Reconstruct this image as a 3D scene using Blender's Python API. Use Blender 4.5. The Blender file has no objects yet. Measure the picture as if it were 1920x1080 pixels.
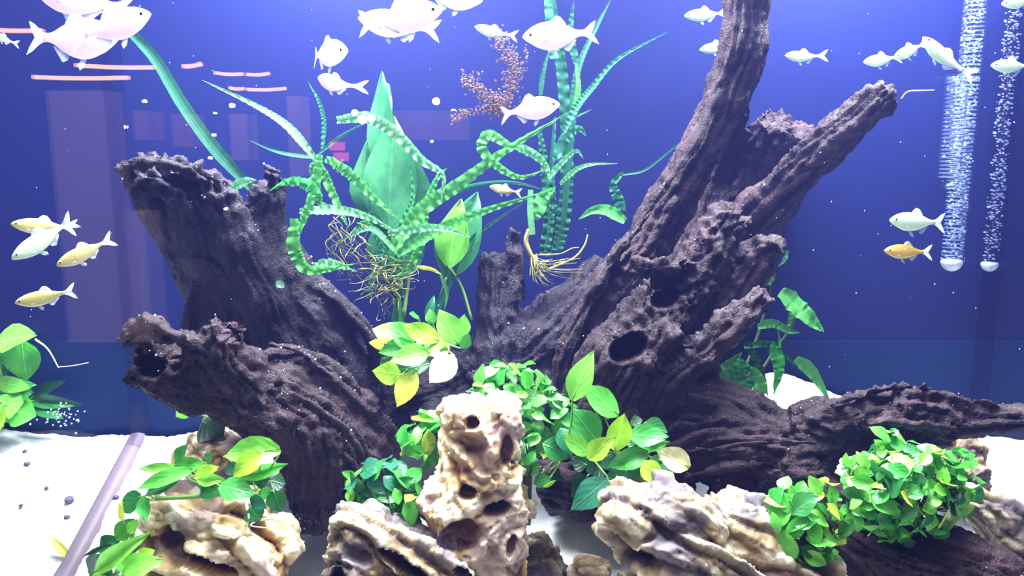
import bpy, bmesh, math, random
import numpy as np
from mathutils import Vector, Matrix

random.seed(7)
scene = bpy.context.scene
COL = scene.collection

# ------------------------------------------------------------------ camera
F = 1598.0                      # focal length in pixels of the 1920x1080 frame
PITCH = math.radians(10.0)
CAM = np.array((0.0, -0.75, 0.85))
cam_data = bpy.data.cameras.new('camera')
cam_data.sensor_fit = 'HORIZONTAL'
cam_data.sensor_width = 36.0
cam_data.lens = 36.0 * F / 1920.0
cam_data.clip_start = 0.02
cam = bpy.data.objects.new('camera', cam_data)
COL.objects.link(cam)
cam.location = CAM
cam.rotation_euler = (math.pi / 2 - PITCH, 0, 0)
scene.camera = cam

# ------------------------------------------------------------------ view, world, lamps
vs = scene.view_settings
vs.view_transform = 'Standard'
vs.look = 'None'
vs.gamma = 1.0
vs.exposure = 0.0
vs.use_curve_mapping = False
scene.cycles.use_denoising = True
scene.cycles.max_bounces = 8
scene.cycles.transparent_max_bounces = 24
scene.cycles.volume_bounces = 0
scene.cycles.sample_clamp_indirect = 6.0

world = bpy.data.worlds.new('world')
scene.world = world
world.use_nodes = True
world.node_tree.nodes['Background'].inputs[0].default_value = (0.10, 0.09, 0.22, 1)
world.node_tree.nodes['Background'].inputs[1].default_value = 0.04


def area(name, loc, size, power, color, target):
    l = bpy.data.lights.new(name, 'AREA')
    l.shape = 'RECTANGLE'
    l.size, l.size_y = size
    l.energy = power
    l.color = color
    o = bpy.data.objects.new(name, l)
    COL.objects.link(o)
    o.location = loc
    o.rotation_euler = (Vector(target) - Vector(loc)).to_track_quat('-Z', 'Y').to_euler()
    return o


WHITE = (0.86, 0.93, 1.0)
# the aquarium's own lamps, hung above the open top: two small ones by the back panel, a long bright bar over the middle
area('lamp_back_left', (-0.27, 0.64, 1.40), (0.34, 0.10), 36, WHITE, (-0.27, 0.66, 0))
area('lamp_back_right', (0.58, 0.64, 1.40), (0.34, 0.10), 34, WHITE, (0.58, 0.66, 0))
area('lamp_bar', (0.02, 0.60, 1.95), (1.9, 0.20), 205, WHITE, (0.02, 0.54, 0))
area('fill_front', (0.0, 0.10, 1.95), (1.7, 0.12), 42, WHITE, (0.0, 0.40, 0))  # added fill, not a tank lamp: lifts fronts of sand, rocks, leaves and fish
# the shop's warm ceiling light reaching the front of the tank
area('shop_light', (0.2, -2.2, 2.6), (2.0, 0.6), 3, (1.0, 0.80, 0.72), (0, 0.4, 0.6))
# unseen fill added to light the column and shelves that the front glass mirrors
area('column_fill', (-0.9, -1.3, 2.3), (1.6, 0.3), 62, (1.0, 0.78, 0.66), (-0.9, -2.7, 0.8))

# ------------------------------------------------------------------ helpers
CP, SP = math.cos(PITCH), math.sin(PITCH)
FWD = np.array((0, CP, -SP))
UP = np.array((0, SP, CP))
RIGHT = np.array((1.0, 0, 0))


def P(px, py, d):
    """world point at depth d along the optical axis, in line with a pixel of the photograph"""
    return CAM + d * (FWD + RIGHT * (px - 960) / F + UP * (540 - py) / F)


def link(o, parent=None):
    COL.objects.link(o)
    if parent is not None:
        o.parent = parent
    return o


def mesh_from(name, verts, faces, smooth=True):
    me = bpy.data.meshes.new(name)
    me.from_pydata([tuple(v) for v in verts], [], [tuple(f) for f in faces])
    if smooth:
        me.polygons.foreach_set('use_smooth', [True] * len(me.polygons))
    me.update()
    return me


def obj(name, me, mat=None, parent=None):
    o = bpy.data.objects.new(name, me)
    if mat is not None and not me.materials:
        me.materials.append(mat)
    return link(o, parent)


def tag(o, label=None, cat=None, group=None, kind=None):
    if label: o['label'] = label
    if cat: o['category'] = cat
    if group: o['group'] = group
    if kind: o['kind'] = kind
    return o


def empty(name, loc=(0, 0, 0)):
    o = bpy.data.objects.new(name, None)
    o.empty_display_size = 0.02
    o.location = loc
    return link(o)


def box_mesh(name, lo, hi):
    (x0, y0, z0), (x1, y1, z1) = lo, hi
    v = [(x0, y0, z0), (x1, y0, z0), (x1, y1, z0), (x0, y1, z0), (x0, y0, z1), (x1, y0, z1), (x1, y1, z1), (x0, y1, z1)]
    f = [(3, 2, 1, 0), (4, 5, 6, 7), (0, 1, 5, 4), (1, 2, 6, 5), (2, 3, 7, 6), (3, 0, 4, 7)]
    return mesh_from(name, v, f, smooth=False)


# ---- noise in numpy
_rng = np.random.RandomState(11)
_perm = _rng.permutation(512)
_grad = _rng.normal(size=(512, 3))
_grad /= np.linalg.norm(_grad, axis=1, keepdims=True)
_feat = _rng.rand(512, 3)


def _hash(i, seed):
    i = i.astype(np.int64)
    return _perm[(i[..., 0] + _perm[(i[..., 1] + _perm[(i[..., 2] + seed) & 511]) & 511]) & 511]


def noise(p, seed=0):
    p = np.asarray(p, float)
    i = np.floor(p)
    f = p - i
    u = f * f * f * (f * (f * 6 - 15) + 10)
    r = 0
    for dx in (0, 1):
        for dy in (0, 1):
            for dz in (0, 1):
                o = np.array((dx, dy, dz))
                g = _grad[_hash(i + o, seed)]
                w = (u[:, 0] if dx else 1 - u[:, 0]) * (u[:, 1] if dy else 1 - u[:, 1]) * (u[:, 2] if dz else 1 - u[:, 2])
                r = r + w * np.sum(g * (f - o), axis=1)
    return r * 1.6


def fbm(p, octaves=4, seed=0, gain=0.5):
    a, r, s = 1.0, 0, 1.0
    for k in range(octaves):
        r = r + a * noise(p * s, seed + 17 * k)
        a *= gain
        s *= 2.03
    return r


def worley(p, seed=0):
    i = np.floor(p)
    f1 = np.full(len(p), 9.0)
    f2 = np.full(len(p), 9.0)
    idv = np.zeros(len(p), int)
    vec = np.zeros_like(p)
    for dx in (-1, 0, 1):
        for dy in (-1, 0, 1):
            for dz in (-1, 0, 1):
                c = i + np.array((dx, dy, dz))
                h = _hash(c, seed)
                q = c + 0.1 + 0.8 * _feat[h]
                d = np.linalg.norm(q - p, axis=1)
                near = d < f1
                f2 = np.where(near, f1, np.minimum(f2, d))
                idv = np.where(near, h, idv)
                vec = np.where(near[:, None], p - q, vec)
                f1 = np.where(near, d, f1)
    return f1, f2, idv, vec


def sstep(a, b, x):
    t = np.clip((x - a) / (b - a), 0, 1)
    return t * t * (3 - 2 * t)


# ------------------------------------------------------------------ materials
def srgb(r, g, b):
    def c(v):
        v /= 255.0
        return v / 12.92 if v <= 0.04045 else ((v + 0.055) / 1.055) ** 2.4
    return (c(r), c(g), c(b), 1.0)


class NT:
    def __init__(self, name):
        self.m = bpy.data.materials.new(name)
        self.m.use_nodes = True
        self.t = self.m.node_tree
        self.t.nodes.clear()
        self.out = self.n('ShaderNodeOutputMaterial')

    def n(self, typ, **kw):
        nd = self.t.nodes.new(typ)
        for k, v in kw.items():
            setattr(nd, k, v)
        return nd

    def l(self, a, b):
        self.t.links.new(a, b)

    def ramp(self, fac, stops):
        r = self.n('ShaderNodeValToRGB')
        e = r.color_ramp.elements
        while len(e) < len(stops):
            e.new(0.5)
        for k, (pos, c) in enumerate(stops):
            e[k].position = pos
            e[k].color = c
        self.l(fac, r.inputs[0])
        return r.outputs[0]

    def mix(self, fac, a, b, blend='MIX'):
        m = self.n('ShaderNodeMix', data_type='RGBA', blend_type=blend)
        for s, v in ((m.inputs[0], fac), (m.inputs[6], a), (m.inputs[7], b)):
            if isinstance(v, (int, float)):
                s.default_value = v
            elif isinstance(v, tuple):
                s.default_value = v
            else:
                self.l(v, s)
        return m.outputs[2]

    def noise(self, vec, scale, detail=4, rough=0.55):
        nn = self.n('ShaderNodeTexNoise')
        nn.inputs['Scale'].default_value = scale
        nn.inputs['Detail'].default_value = detail
        nn.inputs['Roughness'].default_value = rough
        if vec is not None:
            self.l(vec, nn.inputs['Vector'])
        return nn.outputs[0]

    def attr(self, name, out='Vector'):
        a = self.n('ShaderNodeAttribute', attribute_name=name)
        return a.outputs[out]

    def pos(self):
        return self.n('ShaderNodeNewGeometry').outputs['Position']

    def bump(self, height, strength=0.3, dist=0.002):
        b = self.n('ShaderNodeBump')
        b.inputs['Strength'].default_value = strength
        b.inputs['Distance'].default_value = dist
        self.l(height, b.inputs['Height'])
        return b.outputs[0]

    def principled(self, color, rough=0.6, spec=0.4, normal=None, **kw):
        p = self.n('ShaderNodeBsdfPrincipled')
        if isinstance(color, tuple):
            p.inputs['Base Color'].default_value = color
        else:
            self.l(color, p.inputs['Base Color'])
        if isinstance(rough, (int, float)):
            p.inputs['Roughness'].default_value = rough
        else:
            self.l(rough, p.inputs['Roughness'])
        p.inputs['Specular IOR Level'].default_value = spec
        if normal is not None:
            self.l(normal, p.inputs['Normal'])
        for k, v in kw.items():
            p.inputs[k].default_value = v
        return p.outputs[0]

    def done(self, shader):
        self.l(shader, self.out.inputs['Surface'])
        return self.m


def m_plain(name, c, rough=0.6, spec=0.4, scale=40, var=0.15):
    t = NT(name)
    n = t.noise(t.pos(), scale)
    c2 = tuple(v * (1 - var) for v in c[:3]) + (1,)
    c1 = tuple(min(1, v * (1 + var)) for v in c[:3]) + (1,)
    col = t.ramp(n, [(0.3, c2), (0.7, c1)])
    return t.done(t.principled(col, rough, spec))


def m_glass(name, tint=(0.97, 0.985, 1.0, 1), ior=1.5, rough=0.0, boost=1.0):
    t = NT(name)
    tr = t.n('ShaderNodeBsdfTransparent')
    tr.inputs[0].default_value = tint
    gl = t.n('ShaderNodeBsdfGlossy')
    gl.inputs['Roughness'].default_value = rough
    # reflectance of a thin pane (Schlick), the same from either face
    f0 = ((ior - 1) / (ior + 1)) ** 2
    geo = t.n('ShaderNodeNewGeometry')
    dt = t.n('ShaderNodeVectorMath', operation='DOT_PRODUCT')
    t.l(geo.outputs['Incoming'], dt.inputs[0]); t.l(geo.outputs['Normal'], dt.inputs[1])
    ab = t.n('ShaderNodeMath', operation='ABSOLUTE'); t.l(dt.outputs['Value'], ab.inputs[0])
    om = t.n('ShaderNodeMath', operation='SUBTRACT'); om.inputs[0].default_value = 1.0; t.l(ab.outputs[0], om.inputs[1])
    p5 = t.n('ShaderNodeMath', operation='POWER'); t.l(om.outputs[0], p5.inputs[0]); p5.inputs[1].default_value = 5.0
    mu = t.n('ShaderNodeMath', operation='MULTIPLY_ADD')
    t.l(p5.outputs[0], mu.inputs[0]); mu.inputs[1].default_value = (1 - f0) * boost * 0.7; mu.inputs[2].default_value = f0 * boost
    mx = t.n('ShaderNodeMixShader')
    t.l(mu.outputs[0], mx.inputs[0])
    t.l(tr.outputs[0], mx.inputs[1])
    t.l(gl.outputs[0], mx.inputs[2])
    return t.done(mx.outputs[0])


def m_emit(name, c, s):
    t = NT(name)
    e = t.n('ShaderNodeEmission')
    e.inputs[0].default_value = c
    e.inputs[1].default_value = s
    return t.done(e.outputs[0])


def m_wood(name, dark, mid, light, rough=0.55):
    t = NT(name)
    g = t.attr('grain')
    n1 = t.noise(g, 1.0, 6, 0.6)
    n2 = t.noise(g, 3.5, 5, 0.6)
    n3 = t.noise(t.pos(), 260, 4, 0.65)
    c = t.ramp(n1, [(0.30, dark), (0.52, mid), (0.74, light)])
    c = t.mix(0.45, c, t.ramp(n2, [(0.35, dark), (0.66, light)]))
    speck = t.ramp(t.noise(t.pos(), 420, 2, 0.5), [(0.70, (0, 0, 0, 1)), (0.76, (1, 1, 1, 1))])
    c = t.mix(speck, c, srgb(150, 130, 140))
    b1 = t.n('ShaderNodeMath', operation='ADD')
    t.l(n2, b1.inputs[0]); t.l(n3, b1.inputs[1])
    return t.done(t.principled(c, rough, 0.30, t.bump(b1.outputs[0], 0.9, 0.004)))


M_WOOD = m_wood('wood_dark', srgb(9, 3, 8), srgb(26, 11, 18), srgb(78, 50, 58))
M_WOODP = m_wood('wood_purple', srgb(7, 3, 9), srgb(18, 7, 18), srgb(50, 32, 50))
M_WOODK = m_wood('wood_black', srgb(26, 18, 24), srgb(52, 38, 46), srgb(96, 76, 84))


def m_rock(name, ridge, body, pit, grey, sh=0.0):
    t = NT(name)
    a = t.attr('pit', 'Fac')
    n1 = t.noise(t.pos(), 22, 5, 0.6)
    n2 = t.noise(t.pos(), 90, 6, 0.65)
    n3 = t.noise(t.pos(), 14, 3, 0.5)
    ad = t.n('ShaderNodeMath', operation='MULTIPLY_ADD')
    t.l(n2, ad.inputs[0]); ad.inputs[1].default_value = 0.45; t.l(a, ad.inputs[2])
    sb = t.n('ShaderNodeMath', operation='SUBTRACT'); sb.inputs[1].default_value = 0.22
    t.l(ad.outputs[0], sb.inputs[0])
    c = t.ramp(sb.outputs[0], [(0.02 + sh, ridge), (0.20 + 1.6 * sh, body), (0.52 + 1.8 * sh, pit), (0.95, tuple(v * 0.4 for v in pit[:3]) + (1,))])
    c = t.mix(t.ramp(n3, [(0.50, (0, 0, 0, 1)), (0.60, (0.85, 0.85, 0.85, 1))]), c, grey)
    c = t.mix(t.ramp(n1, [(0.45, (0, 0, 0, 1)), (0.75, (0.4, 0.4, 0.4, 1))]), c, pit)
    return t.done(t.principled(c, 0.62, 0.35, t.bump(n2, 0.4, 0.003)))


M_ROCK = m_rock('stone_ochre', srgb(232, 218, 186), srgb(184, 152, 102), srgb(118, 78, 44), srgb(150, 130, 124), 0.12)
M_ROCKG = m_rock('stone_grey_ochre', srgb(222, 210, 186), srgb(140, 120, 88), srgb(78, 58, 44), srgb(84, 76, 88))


def m_sand():
    t = NT('white_sand')
    n = t.noise(t.pos(), 700, 3, 0.7)
    n2 = t.noise(t.pos(), 60, 4, 0.6)
    c = t.ramp(n, [(0.28, srgb(176, 178, 184)), (0.5, srgb(226, 228, 232)), (0.75, srgb(250, 250, 250))])
    c = t.mix(t.ramp(n2, [(0.60, (0, 0, 0, 1)), (0.85, (0.4, 0.4, 0.4, 1))]), c, srgb(150, 156, 170))
    return t.done(t.principled(c, 0.85, 0.2, t.bump(n, 0.8, 0.003)))


M_SAND = m_sand()


def m_leaf(name, trans=0.35, rough=0.35, vein=0.5, gloss=0.5, vein_scale=26.0):
    """colour comes from each leaf object's own colour; midrib and side veins from its UVs"""
    t = NT(name)
    oi = t.n('ShaderNodeObjectInfo')
    uv = t.n('ShaderNodeUVMap')
    sp = t.n('ShaderNodeSeparateXYZ')
    t.l(uv.outputs[0], sp.inputs[0])
    u = t.n('ShaderNodeMath', operation='SUBTRACT'); t.l(sp.outputs[0], u.inputs[0]); u.inputs[1].default_value = 0.5
    au = t.n('ShaderNodeMath', operation='ABSOLUTE'); t.l(u.outputs[0], au.inputs[0])
    mid = t.ramp(au.outputs[0], [(0.0, (1, 1, 1, 1)), (0.045, (0, 0, 0, 1))])
    # side veins: stripes in (v - |u|)
    w = t.n('ShaderNodeMath', operation='SUBTRACT'); t.l(sp.outputs[1], w.inputs[0]); t.l(au.outputs[0], w.inputs[1])
    ws = t.n('ShaderNodeMath', operation='MULTIPLY'); t.l(w.outputs[0], ws.inputs[0]); ws.inputs[1].default_value = vein_scale
    sn = t.n('ShaderNodeMath', operation='SINE'); t.l(ws.outputs[0], sn.inputs[0])
    hs = t.n('ShaderNodeHueSaturation'); hs.inputs['Value'].default_value = 1.45; hs.inputs['Saturation'].default_value = 0.85
    t.l(oi.outputs['Color'], hs.inputs['Color'])
    mm = t.n('ShaderNodeMath', operation='MULTIPLY'); t.l(mid, mm.inputs[0]); mm.inputs[1].default_value = vein
    c = t.mix(mm.outputs[0], oi.outputs['Color'], hs.outputs[0])
    nz = t.noise(t.pos(), 55, 4, 0.6)
    hd = t.n('ShaderNodeHueSaturation'); hd.inputs['Value'].default_value = 0.72
    t.l(c, hd.inputs['Color'])
    c = t.mix(t.ramp(nz, [(0.35, (0, 0, 0, 1)), (0.7, (1, 1, 1, 1))]), hd.outputs[0], c)
    bm_ = t.n('ShaderNodeMath', operation='MULTIPLY_ADD'); t.l(sn.outputs[0], bm_.inputs[0]); bm_.inputs[1].default_value = 0.15; t.l(mid, bm_.inputs[2])
    pr = t.principled(c, rough, gloss, t.bump(bm_.outputs[0], 0.25, 0.002))
    tl = t.n('ShaderNodeBsdfTranslucent'); t.l(c, tl.inputs[0])
    mx = t.n('ShaderNodeMixShader'); mx.inputs[0].default_value = trans
    t.l(pr, mx.inputs[1]); t.l(tl.outputs[0], mx.inputs[2])
    return t.done(mx.outputs[0])


M_LEAF = m_leaf('leaf')
M_STRAP = m_leaf('strap_leaf', 0.45, 0.55, 0.35, 0.2, 60)
M_STEM = m_plain('stem', srgb(110, 150, 70), 0.5)
M_STEMD = m_plain('stem_dark', srgb(58, 78, 48), 0.5)
M_ROOT = m_plain('root', srgb(128, 122, 66), 0.6)
M_ROOTW = m_plain('root_white', srgb(228, 218, 190), 0.6)

# ------------------------------------------------------------------ setting
XL, XR = -0.693, 0.862
YB = 0.779
ZF = 0.0
wall_mat = NT('backdrop_blue')
_n = wall_mat.noise(wall_mat.pos(), 1.6, 2, 0.4)
_c = wall_mat.ramp(_n, [(0.3, srgb(9, 19, 72)), (0.7, srgb(11, 23, 80))])
M_BACK = wall_mat.done(wall_mat.principled(_c, 0.55, 0.25))
tag(obj('wall_back', box_mesh('wall_back', (-1.9, YB, ZF), (2.0, YB + 0.03, 1.75)), M_BACK), 'blue back panel of the aquarium behind the driftwood and fish', kind='structure')
M_BASEB = m_plain('backdrop_low', srgb(6, 34, 80), 0.6, 0.2, 3, 0.1)
zb = float(P(1700, 640, 1.56)[2])
tag(obj('baseboard_back', box_mesh('baseboard_back', (-1.9, YB - 0.0015, ZF), (2.0, YB, zb)), M_BASEB), 'darker teal blue strip along the foot of the back panel', kind='structure')
M_BASE = m_plain('tank_base', srgb(60, 64, 80), 0.6)
tag(obj('floor', box_mesh('floor', (-1.9, -0.02, ZF - 0.03), (2.0, YB + 0.03, ZF)), M_BASE), 'tank base plate under the sand', kind='structure')
M_PANE = m_glass('pane_glass', (0.985, 0.99, 1.0, 1), 1.45, 0.0, 1.0)
M_SIDE = m_glass('side_glass', (0.98, 0.985, 1.0, 1), 1.2, 0.02, 0.35)
tag(obj('wall_front', box_mesh('wall_front', (-1.9, -0.012, ZF), (2.0, 0.0, 1.42)), M_PANE), 'clear front glass of the aquarium with the shop reflected in it', kind='structure')
tag(obj('wall_left', box_mesh('wall_left', (XL - 0.014, 0.0, ZF), (XL, YB - 0.012, 1.42)), M_SIDE), 'clear left end glass of the aquarium', kind='structure')
tag(obj('wall_right', box_mesh('wall_right', (XR, 0.0, ZF), (XR + 0.014, YB - 0.012, 1.42)), M_SIDE), 'clear right end glass of the aquarium', kind='structure')

# sand: sloped bed through three points read off the photograph
_b = P(240, 812, 1.6)
_f = P(960, 1080, 1.33)
SLOPE = (_b[2] - _f[2]) / (_b[1] - _f[1])


def sand_z(x, y):
    x = np.asarray(x, float); y = np.asarray(y, float)
    z = _b[2] + SLOPE * (y - _b[1])
    flat = _f[2] + 0.18 * (y - _f[1])
    z = np.where(y < _f[1], np.maximum(flat, 0.02), z)
    z = z + 0.125 * np.exp(-((x - 0.47) / 0.21) ** 2) * sstep(0.50, 0.76, y)
    z = z + 0.012 * np.exp(-((x + 0.58) / 0.06) ** 2) * sstep(0.6, 0.75, y)
    z = z + 0.03 * np.exp(-((x + 0.48) / 0.09) ** 2 - ((y - 0.66) / 0.09) ** 2)
    z = z + 0.02 * np.exp(-((x - 0.10) / 0.07) ** 2 - ((y - 0.55) / 0.10) ** 2)
    z = z + np.where(x < XL, 0.03 * sstep(-0.75, -1.1, -(-x)) , 0)
    return z


def sand_bed(name, x0, x1, nx, ny, label):
    xs = np.linspace(x0, x1, nx); ys = np.linspace(0.004, YB - 0.013, ny)
    X, Y = np.meshgrid(xs, ys)
    Z = sand_z(X.ravel(), Y.ravel())
    p = np.stack([X.ravel(), Y.ravel(), Z], 1)
    p[:, 2] += 0.006 * fbm(p * 14, 4, 3) + 0.0018 * noise(p * 110, 5) + 0.0012 * noise(p * 240, 8)
    faces = []
    for j in range(ny - 1):
        for i in range(nx - 1):
            a = j * nx + i
            faces.append((a, a + 1, a + nx + 1, a + nx))
    o = obj(name, mesh_from(name, p, faces), M_SAND)
    tag(o, label, 'sand', kind='stuff')
    return o


sand_bed('sand', XL + 0.002, XR - 0.002, 320, 170, 'bright white sand bed sloping up towards the back panel')
sand_bed('sand', -1.5, XL - 0.016, 130, 150, 'bluish white sand built as the mirror image in the left end glass')  # built sand in place of the bed's reflection in the left pane
sand_bed('sand', XR + 0.016, 1.5, 90, 120, 'white sand beyond the right end glass')


def seam(name, xc, w, h, mat, label):
    ys = np.linspace(0.0, YB - 0.013, 40)
    v, f = [], []
    for y in ys:
        z = float(sand_z(xc, y))
        v += [(xc - w, y, z - 0.02), (xc - w * 0.6, y, z + h * 0.8), (xc, y, z + h), (xc + w * 0.6, y, z + h * 0.8), (xc + w, y, z - 0.02)]
    for j in range(len(ys) - 1):
        for i in range(4):
            a = j * 5 + i
            f.append((a, a + 1, a + 6, a + 5))
    o = obj(name, mesh_from(name, v, f), mat)
    tag(o, label, kind='structure')


M_SEAM = m_plain('silicone', srgb(104, 90, 102), 0.5, 0.3, 30, 0.08)
M_SEAM2 = m_plain('silicone_pale', srgb(206, 212, 222), 0.5, 0.3, 30, 0.05)
seam('trim_1', XL - 0.004, 0.021, 0.011, M_SEAM, 'lilac grey seam along the foot of the left end glass')
seam('trim_2', XR + 0.006, 0.014, 0.010, M_SEAM2, 'pale seam along the foot of the right end glass')
M_CORN = m_glass('corner_glass', (0.86, 0.85, 0.92, 1), 1.3, 0.15, 0.6)
tag(obj('trim_3', box_mesh('trim_3', (XL - 0.002, YB - 0.045, 0.1), (XL + 0.020, YB - 0.013, 1.42)), M_CORN), 'pale silicone upright in the back left corner', kind='structure')
tag(obj('trim_4', box_mesh('trim_4', (XR - 0.016, YB - 0.045, 0.1), (XR + 0.001, YB - 0.013, 1.42)), M_CORN), 'pale silicone upright in the back right corner', kind='structure')

# water: a faint blue haze filling the tank
wt = NT('water_haze')
vsn = wt.n('ShaderNodeVolumeScatter')
vsn.inputs['Color'].default_value = (0.20, 0.24, 1.0, 1)
vsn.inputs['Density'].default_value = 0.042
vsn.inputs['Anisotropy'].default_value = 0.2
wt.l(vsn.outputs[0], wt.out.inputs['Volume'])
water = obj('water', box_mesh('water', (-1.6, 0.001, 0.01), (1.6, YB - 0.014, 1.30)), wt.m)
tag(water, 'clear bluish water filling the tank', kind='structure')


# ------------------------------------------------------------------ tubes and ribbons
def spline(pts, n):
    """Catmull-Rom through rows of any width"""
    pts = np.asarray(pts, float)
    if len(pts) == 2:
        t = np.linspace(0, 1, n)[:, None]
        return pts[0] * (1 - t) + pts[1] * t
    q = np.vstack([2 * pts[0] - pts[1], pts, 2 * pts[-1] - pts[-2]])
    m = len(pts) - 1
    out = []
    for k in range(n):
        u = k / (n - 1) * m
        i = min(int(u), m - 1)
        t = u - i
        a, b, c, d = q[i], q[i + 1], q[i + 2], q[i + 3]
        out.append(0.5 * (2 * b + (c - a) * t + (2 * a - 5 * b + 4 * c - d) * t * t + (3 * b - 3 * c + d - a) * t ** 3))
    return np.array(out)


def frames(c):
    t = np.gradient(c, axis=0)
    t /= np.linalg.norm(t, axis=1, keepdims=True) + 1e-9
    n = np.cross(t[0], FWD)
    if np.linalg.norm(n) < 1e-3:
        n = np.cross(t[0], UP)
    n /= np.linalg.norm(n)
    N, B = [], []
    for k in range(len(c)):
        n = n - t[k] * np.dot(n, t[k])
        n /= np.linalg.norm(n) + 1e-9
        N.append(n.copy()); B.append(np.cross(t[k], n))
    return t, np.array(N), np.array(B)


def tube_geo(c, r, sides, V, Fc, flat=1.0):
    t, N, B = frames(c)
    base = len(V)
    for k in range(len(c)):
        for j in range(sides):
            a = 2 * math.pi * j / sides
            V.append(c[k] + r[k] * (math.cos(a) * N[k] + flat * math.sin(a) * B[k]))
    for k in range(len(c) - 1):
        for j in range(sides):
            a = base + k * sides + j
            b = base + k * sides + (j + 1) % sides
            Fc.append((a, b, b + sides, a + sides))
    Fc.append(tuple(base + j for j in range(sides))[::-1])
    e = base + (len(c) - 1) * sides
    Fc.append(tuple(e + j for j in range(sides)))


def voxel(name, V, Fc, size, smooth_it):
    me = mesh_from(name + '_raw', V, Fc)
    o = bpy.data.objects.new(name + '_raw', me)
    COL.objects.link(o)
    m = o.modifiers.new('r', 'REMESH')
    m.mode = 'VOXEL'; m.voxel_size = size
    if smooth_it:
        s = o.modifiers.new('s', 'SMOOTH'); s.iterations = smooth_it; s.factor = 0.5
    dg = bpy.context.evaluated_depsgraph_get()
    e = o.evaluated_get(dg)
    out = bpy.data.meshes.new_from_object(e, preserve_all_data_layers=False, depsgraph=dg)
    bpy.data.objects.remove(o); bpy.data.meshes.remove(me)
    out.name = name
    return out


def get_co_no(me):
    n = len(me.vertices)
    co = np.empty(n * 3, np.float32); me.vertices.foreach_get('co', co)
    no = np.empty(n * 3, np.float32); me.vertices.foreach_get('normal', no)
    return co.reshape(-1, 3).astype(float), no.reshape(-1, 3).astype(float)


def set_co(me, co):
    me.vertices.foreach_set('co', co.astype(np.float32).ravel())
    me.polygons.foreach_set('use_smooth', [True] * len(me.polygons))
    me.update()


def driftwood(name, label, strands, mat, vox=0.0042, smooth=5, amp=1.0, holes=(), seed=0, rough_ends=(), lean=None):
    """strands: rows of (px, py, depth, radius in px); swept, fused, then carved along the grain"""
    if lean:                                        # (row, row, metres): the top leans out towards the viewer
        def ln(y, d):
            return d - lean[2] * min(1.3, max(0.0, (lean[1] - y) / (lean[1] - lean[0])))
        strands = [[(a, b, ln(b, d), r) for a, b, d, r in s] for s in strands]
        holes = [(h[0], h[1], ln(h[1], h[2])) + tuple(h[3:]) for h in holes]
        rough_ends = [(h[0], h[1], ln(h[1], h[2])) + tuple(h[3:]) for h in rough_ends]
    V, Fc = [], []
    SC, ST, SN, SB, SS = [], [], [], [], []
    for k, s in enumerate(strands):
        s = np.array(s, float)
        pts = np.array([list(P(a, b, d)) + [r * d / F] for a, b, d, r in s])
        n = 10 * (len(s) - 1) + 1
        q = spline(pts, n)
        c, r = q[:, :3], np.maximum(q[:, 3], 0.003)
        # rounded, uneven ends
        r = r * (1 + 0.10 * noise(np.stack([np.arange(n) * 0.35, np.full(n, k * 3.3 + seed), np.zeros(n)], 1), seed))
        tube_geo(c, r, 14, V, Fc)
        t, N, B = frames(c)
        L = np.concatenate([[0], np.cumsum(np.linalg.norm(np.diff(c, axis=0), axis=1))])
        SC.append(c); ST.append(t); SN.append(N); SB.append(B); SS.append(L + k * 0.37)
    me = voxel(name, V, Fc, vox, smooth)
    co, no = get_co_no(me)
    SC, ST, SN, SB, SS = map(np.concatenate, (SC, ST, SN, SB, SS))
    idx = np.zeros(len(co), int)
    for a in range(0, len(co), 20000):
        d2 = ((co[a:a + 20000, None, :] - SC[None]) ** 2).sum(2)
        idx[a:a + 20000] = d2.argmin(1)
    off = co - SC[idx]
    s = SS[idx] + (off * ST[idx]).sum(1)
    G = np.stack([s * 5, (off * SN[idx]).sum(1) * 42, (off * SB[idx]).sum(1) * 42], 1)
    Gw = G + 0.35 * np.stack([noise(co * 14, seed), noise(co * 14, seed + 5), noise(co * 14, seed + 9)], 1)
    f1 = fbm(Gw, 3, seed)
    crack = 1 - np.abs(noise(Gw * np.array((0.7, 1.3, 1.3)), seed + 31)) * 2.2
    crack = np.clip(crack, 0, 1) ** 3
    fine = 1 - np.abs(noise(Gw * np.array((1.2, 4.4, 4.4)), seed + 47)) * 2
    fine = np.clip(fine, 0, 1) ** 2
    iso = fbm(co * 60, 3, seed + 3)
    lump = fbm(co * 16, 3, seed + 8)
    disp = amp * (0.0055 * f1 - 0.0085 * crack - 0.0036 * fine + 0.0020 * iso + 0.0065 * lump)
    for (px, py, d, rr, k) in rough_ends:           # crumbled, knobbly ends
        c = P(px, py, d); R = rr * d / F
        w = np.exp(-(np.linalg.norm(co - c, axis=1) / R) ** 2)
        disp += w * k * (0.012 * noise(co * 55, seed + 2) + 0.008 * noise(co * 120, seed + 4) - 0.004)
    new = co + no * disp[:, None]
    for (px, py, d, rx, ry, ang, depth) in holes:   # knot holes pushed in along the view's far side
        c = P(px, py, d)
        ax = RIGHT * math.cos(ang) - UP * math.sin(ang)
        ay = RIGHT * math.sin(ang) + UP * math.cos(ang)
        q = new - c
        u = (q @ ax) / (rx * d / F); v = (q @ ay) / (ry * d / F)
        rr = np.sqrt(u * u + v * v) + 0.12 * noise(co * 50, 77)
        front = (no @ FWD) < 0.15
        near = np.abs(q @ FWD) < 0.12
        w = (1 - sstep(0.72, 1.05, rr)) * front * near
        lip = np.exp(-((rr - 1.12) / 0.14) ** 2) * front * near
        new = new + FWD * (w * depth)[:, None] - FWD * (lip * 0.004)[:, None]
    set_co(me, new)
    at = me.attributes.new('grain', 'FLOAT_VECTOR', 'POINT')
    at.data.foreach_set('vector', Gw.astype(np.float32).ravel())
    o = obj(name, me, mat)
    tag(o, label, 'driftwood')
    return o


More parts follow.
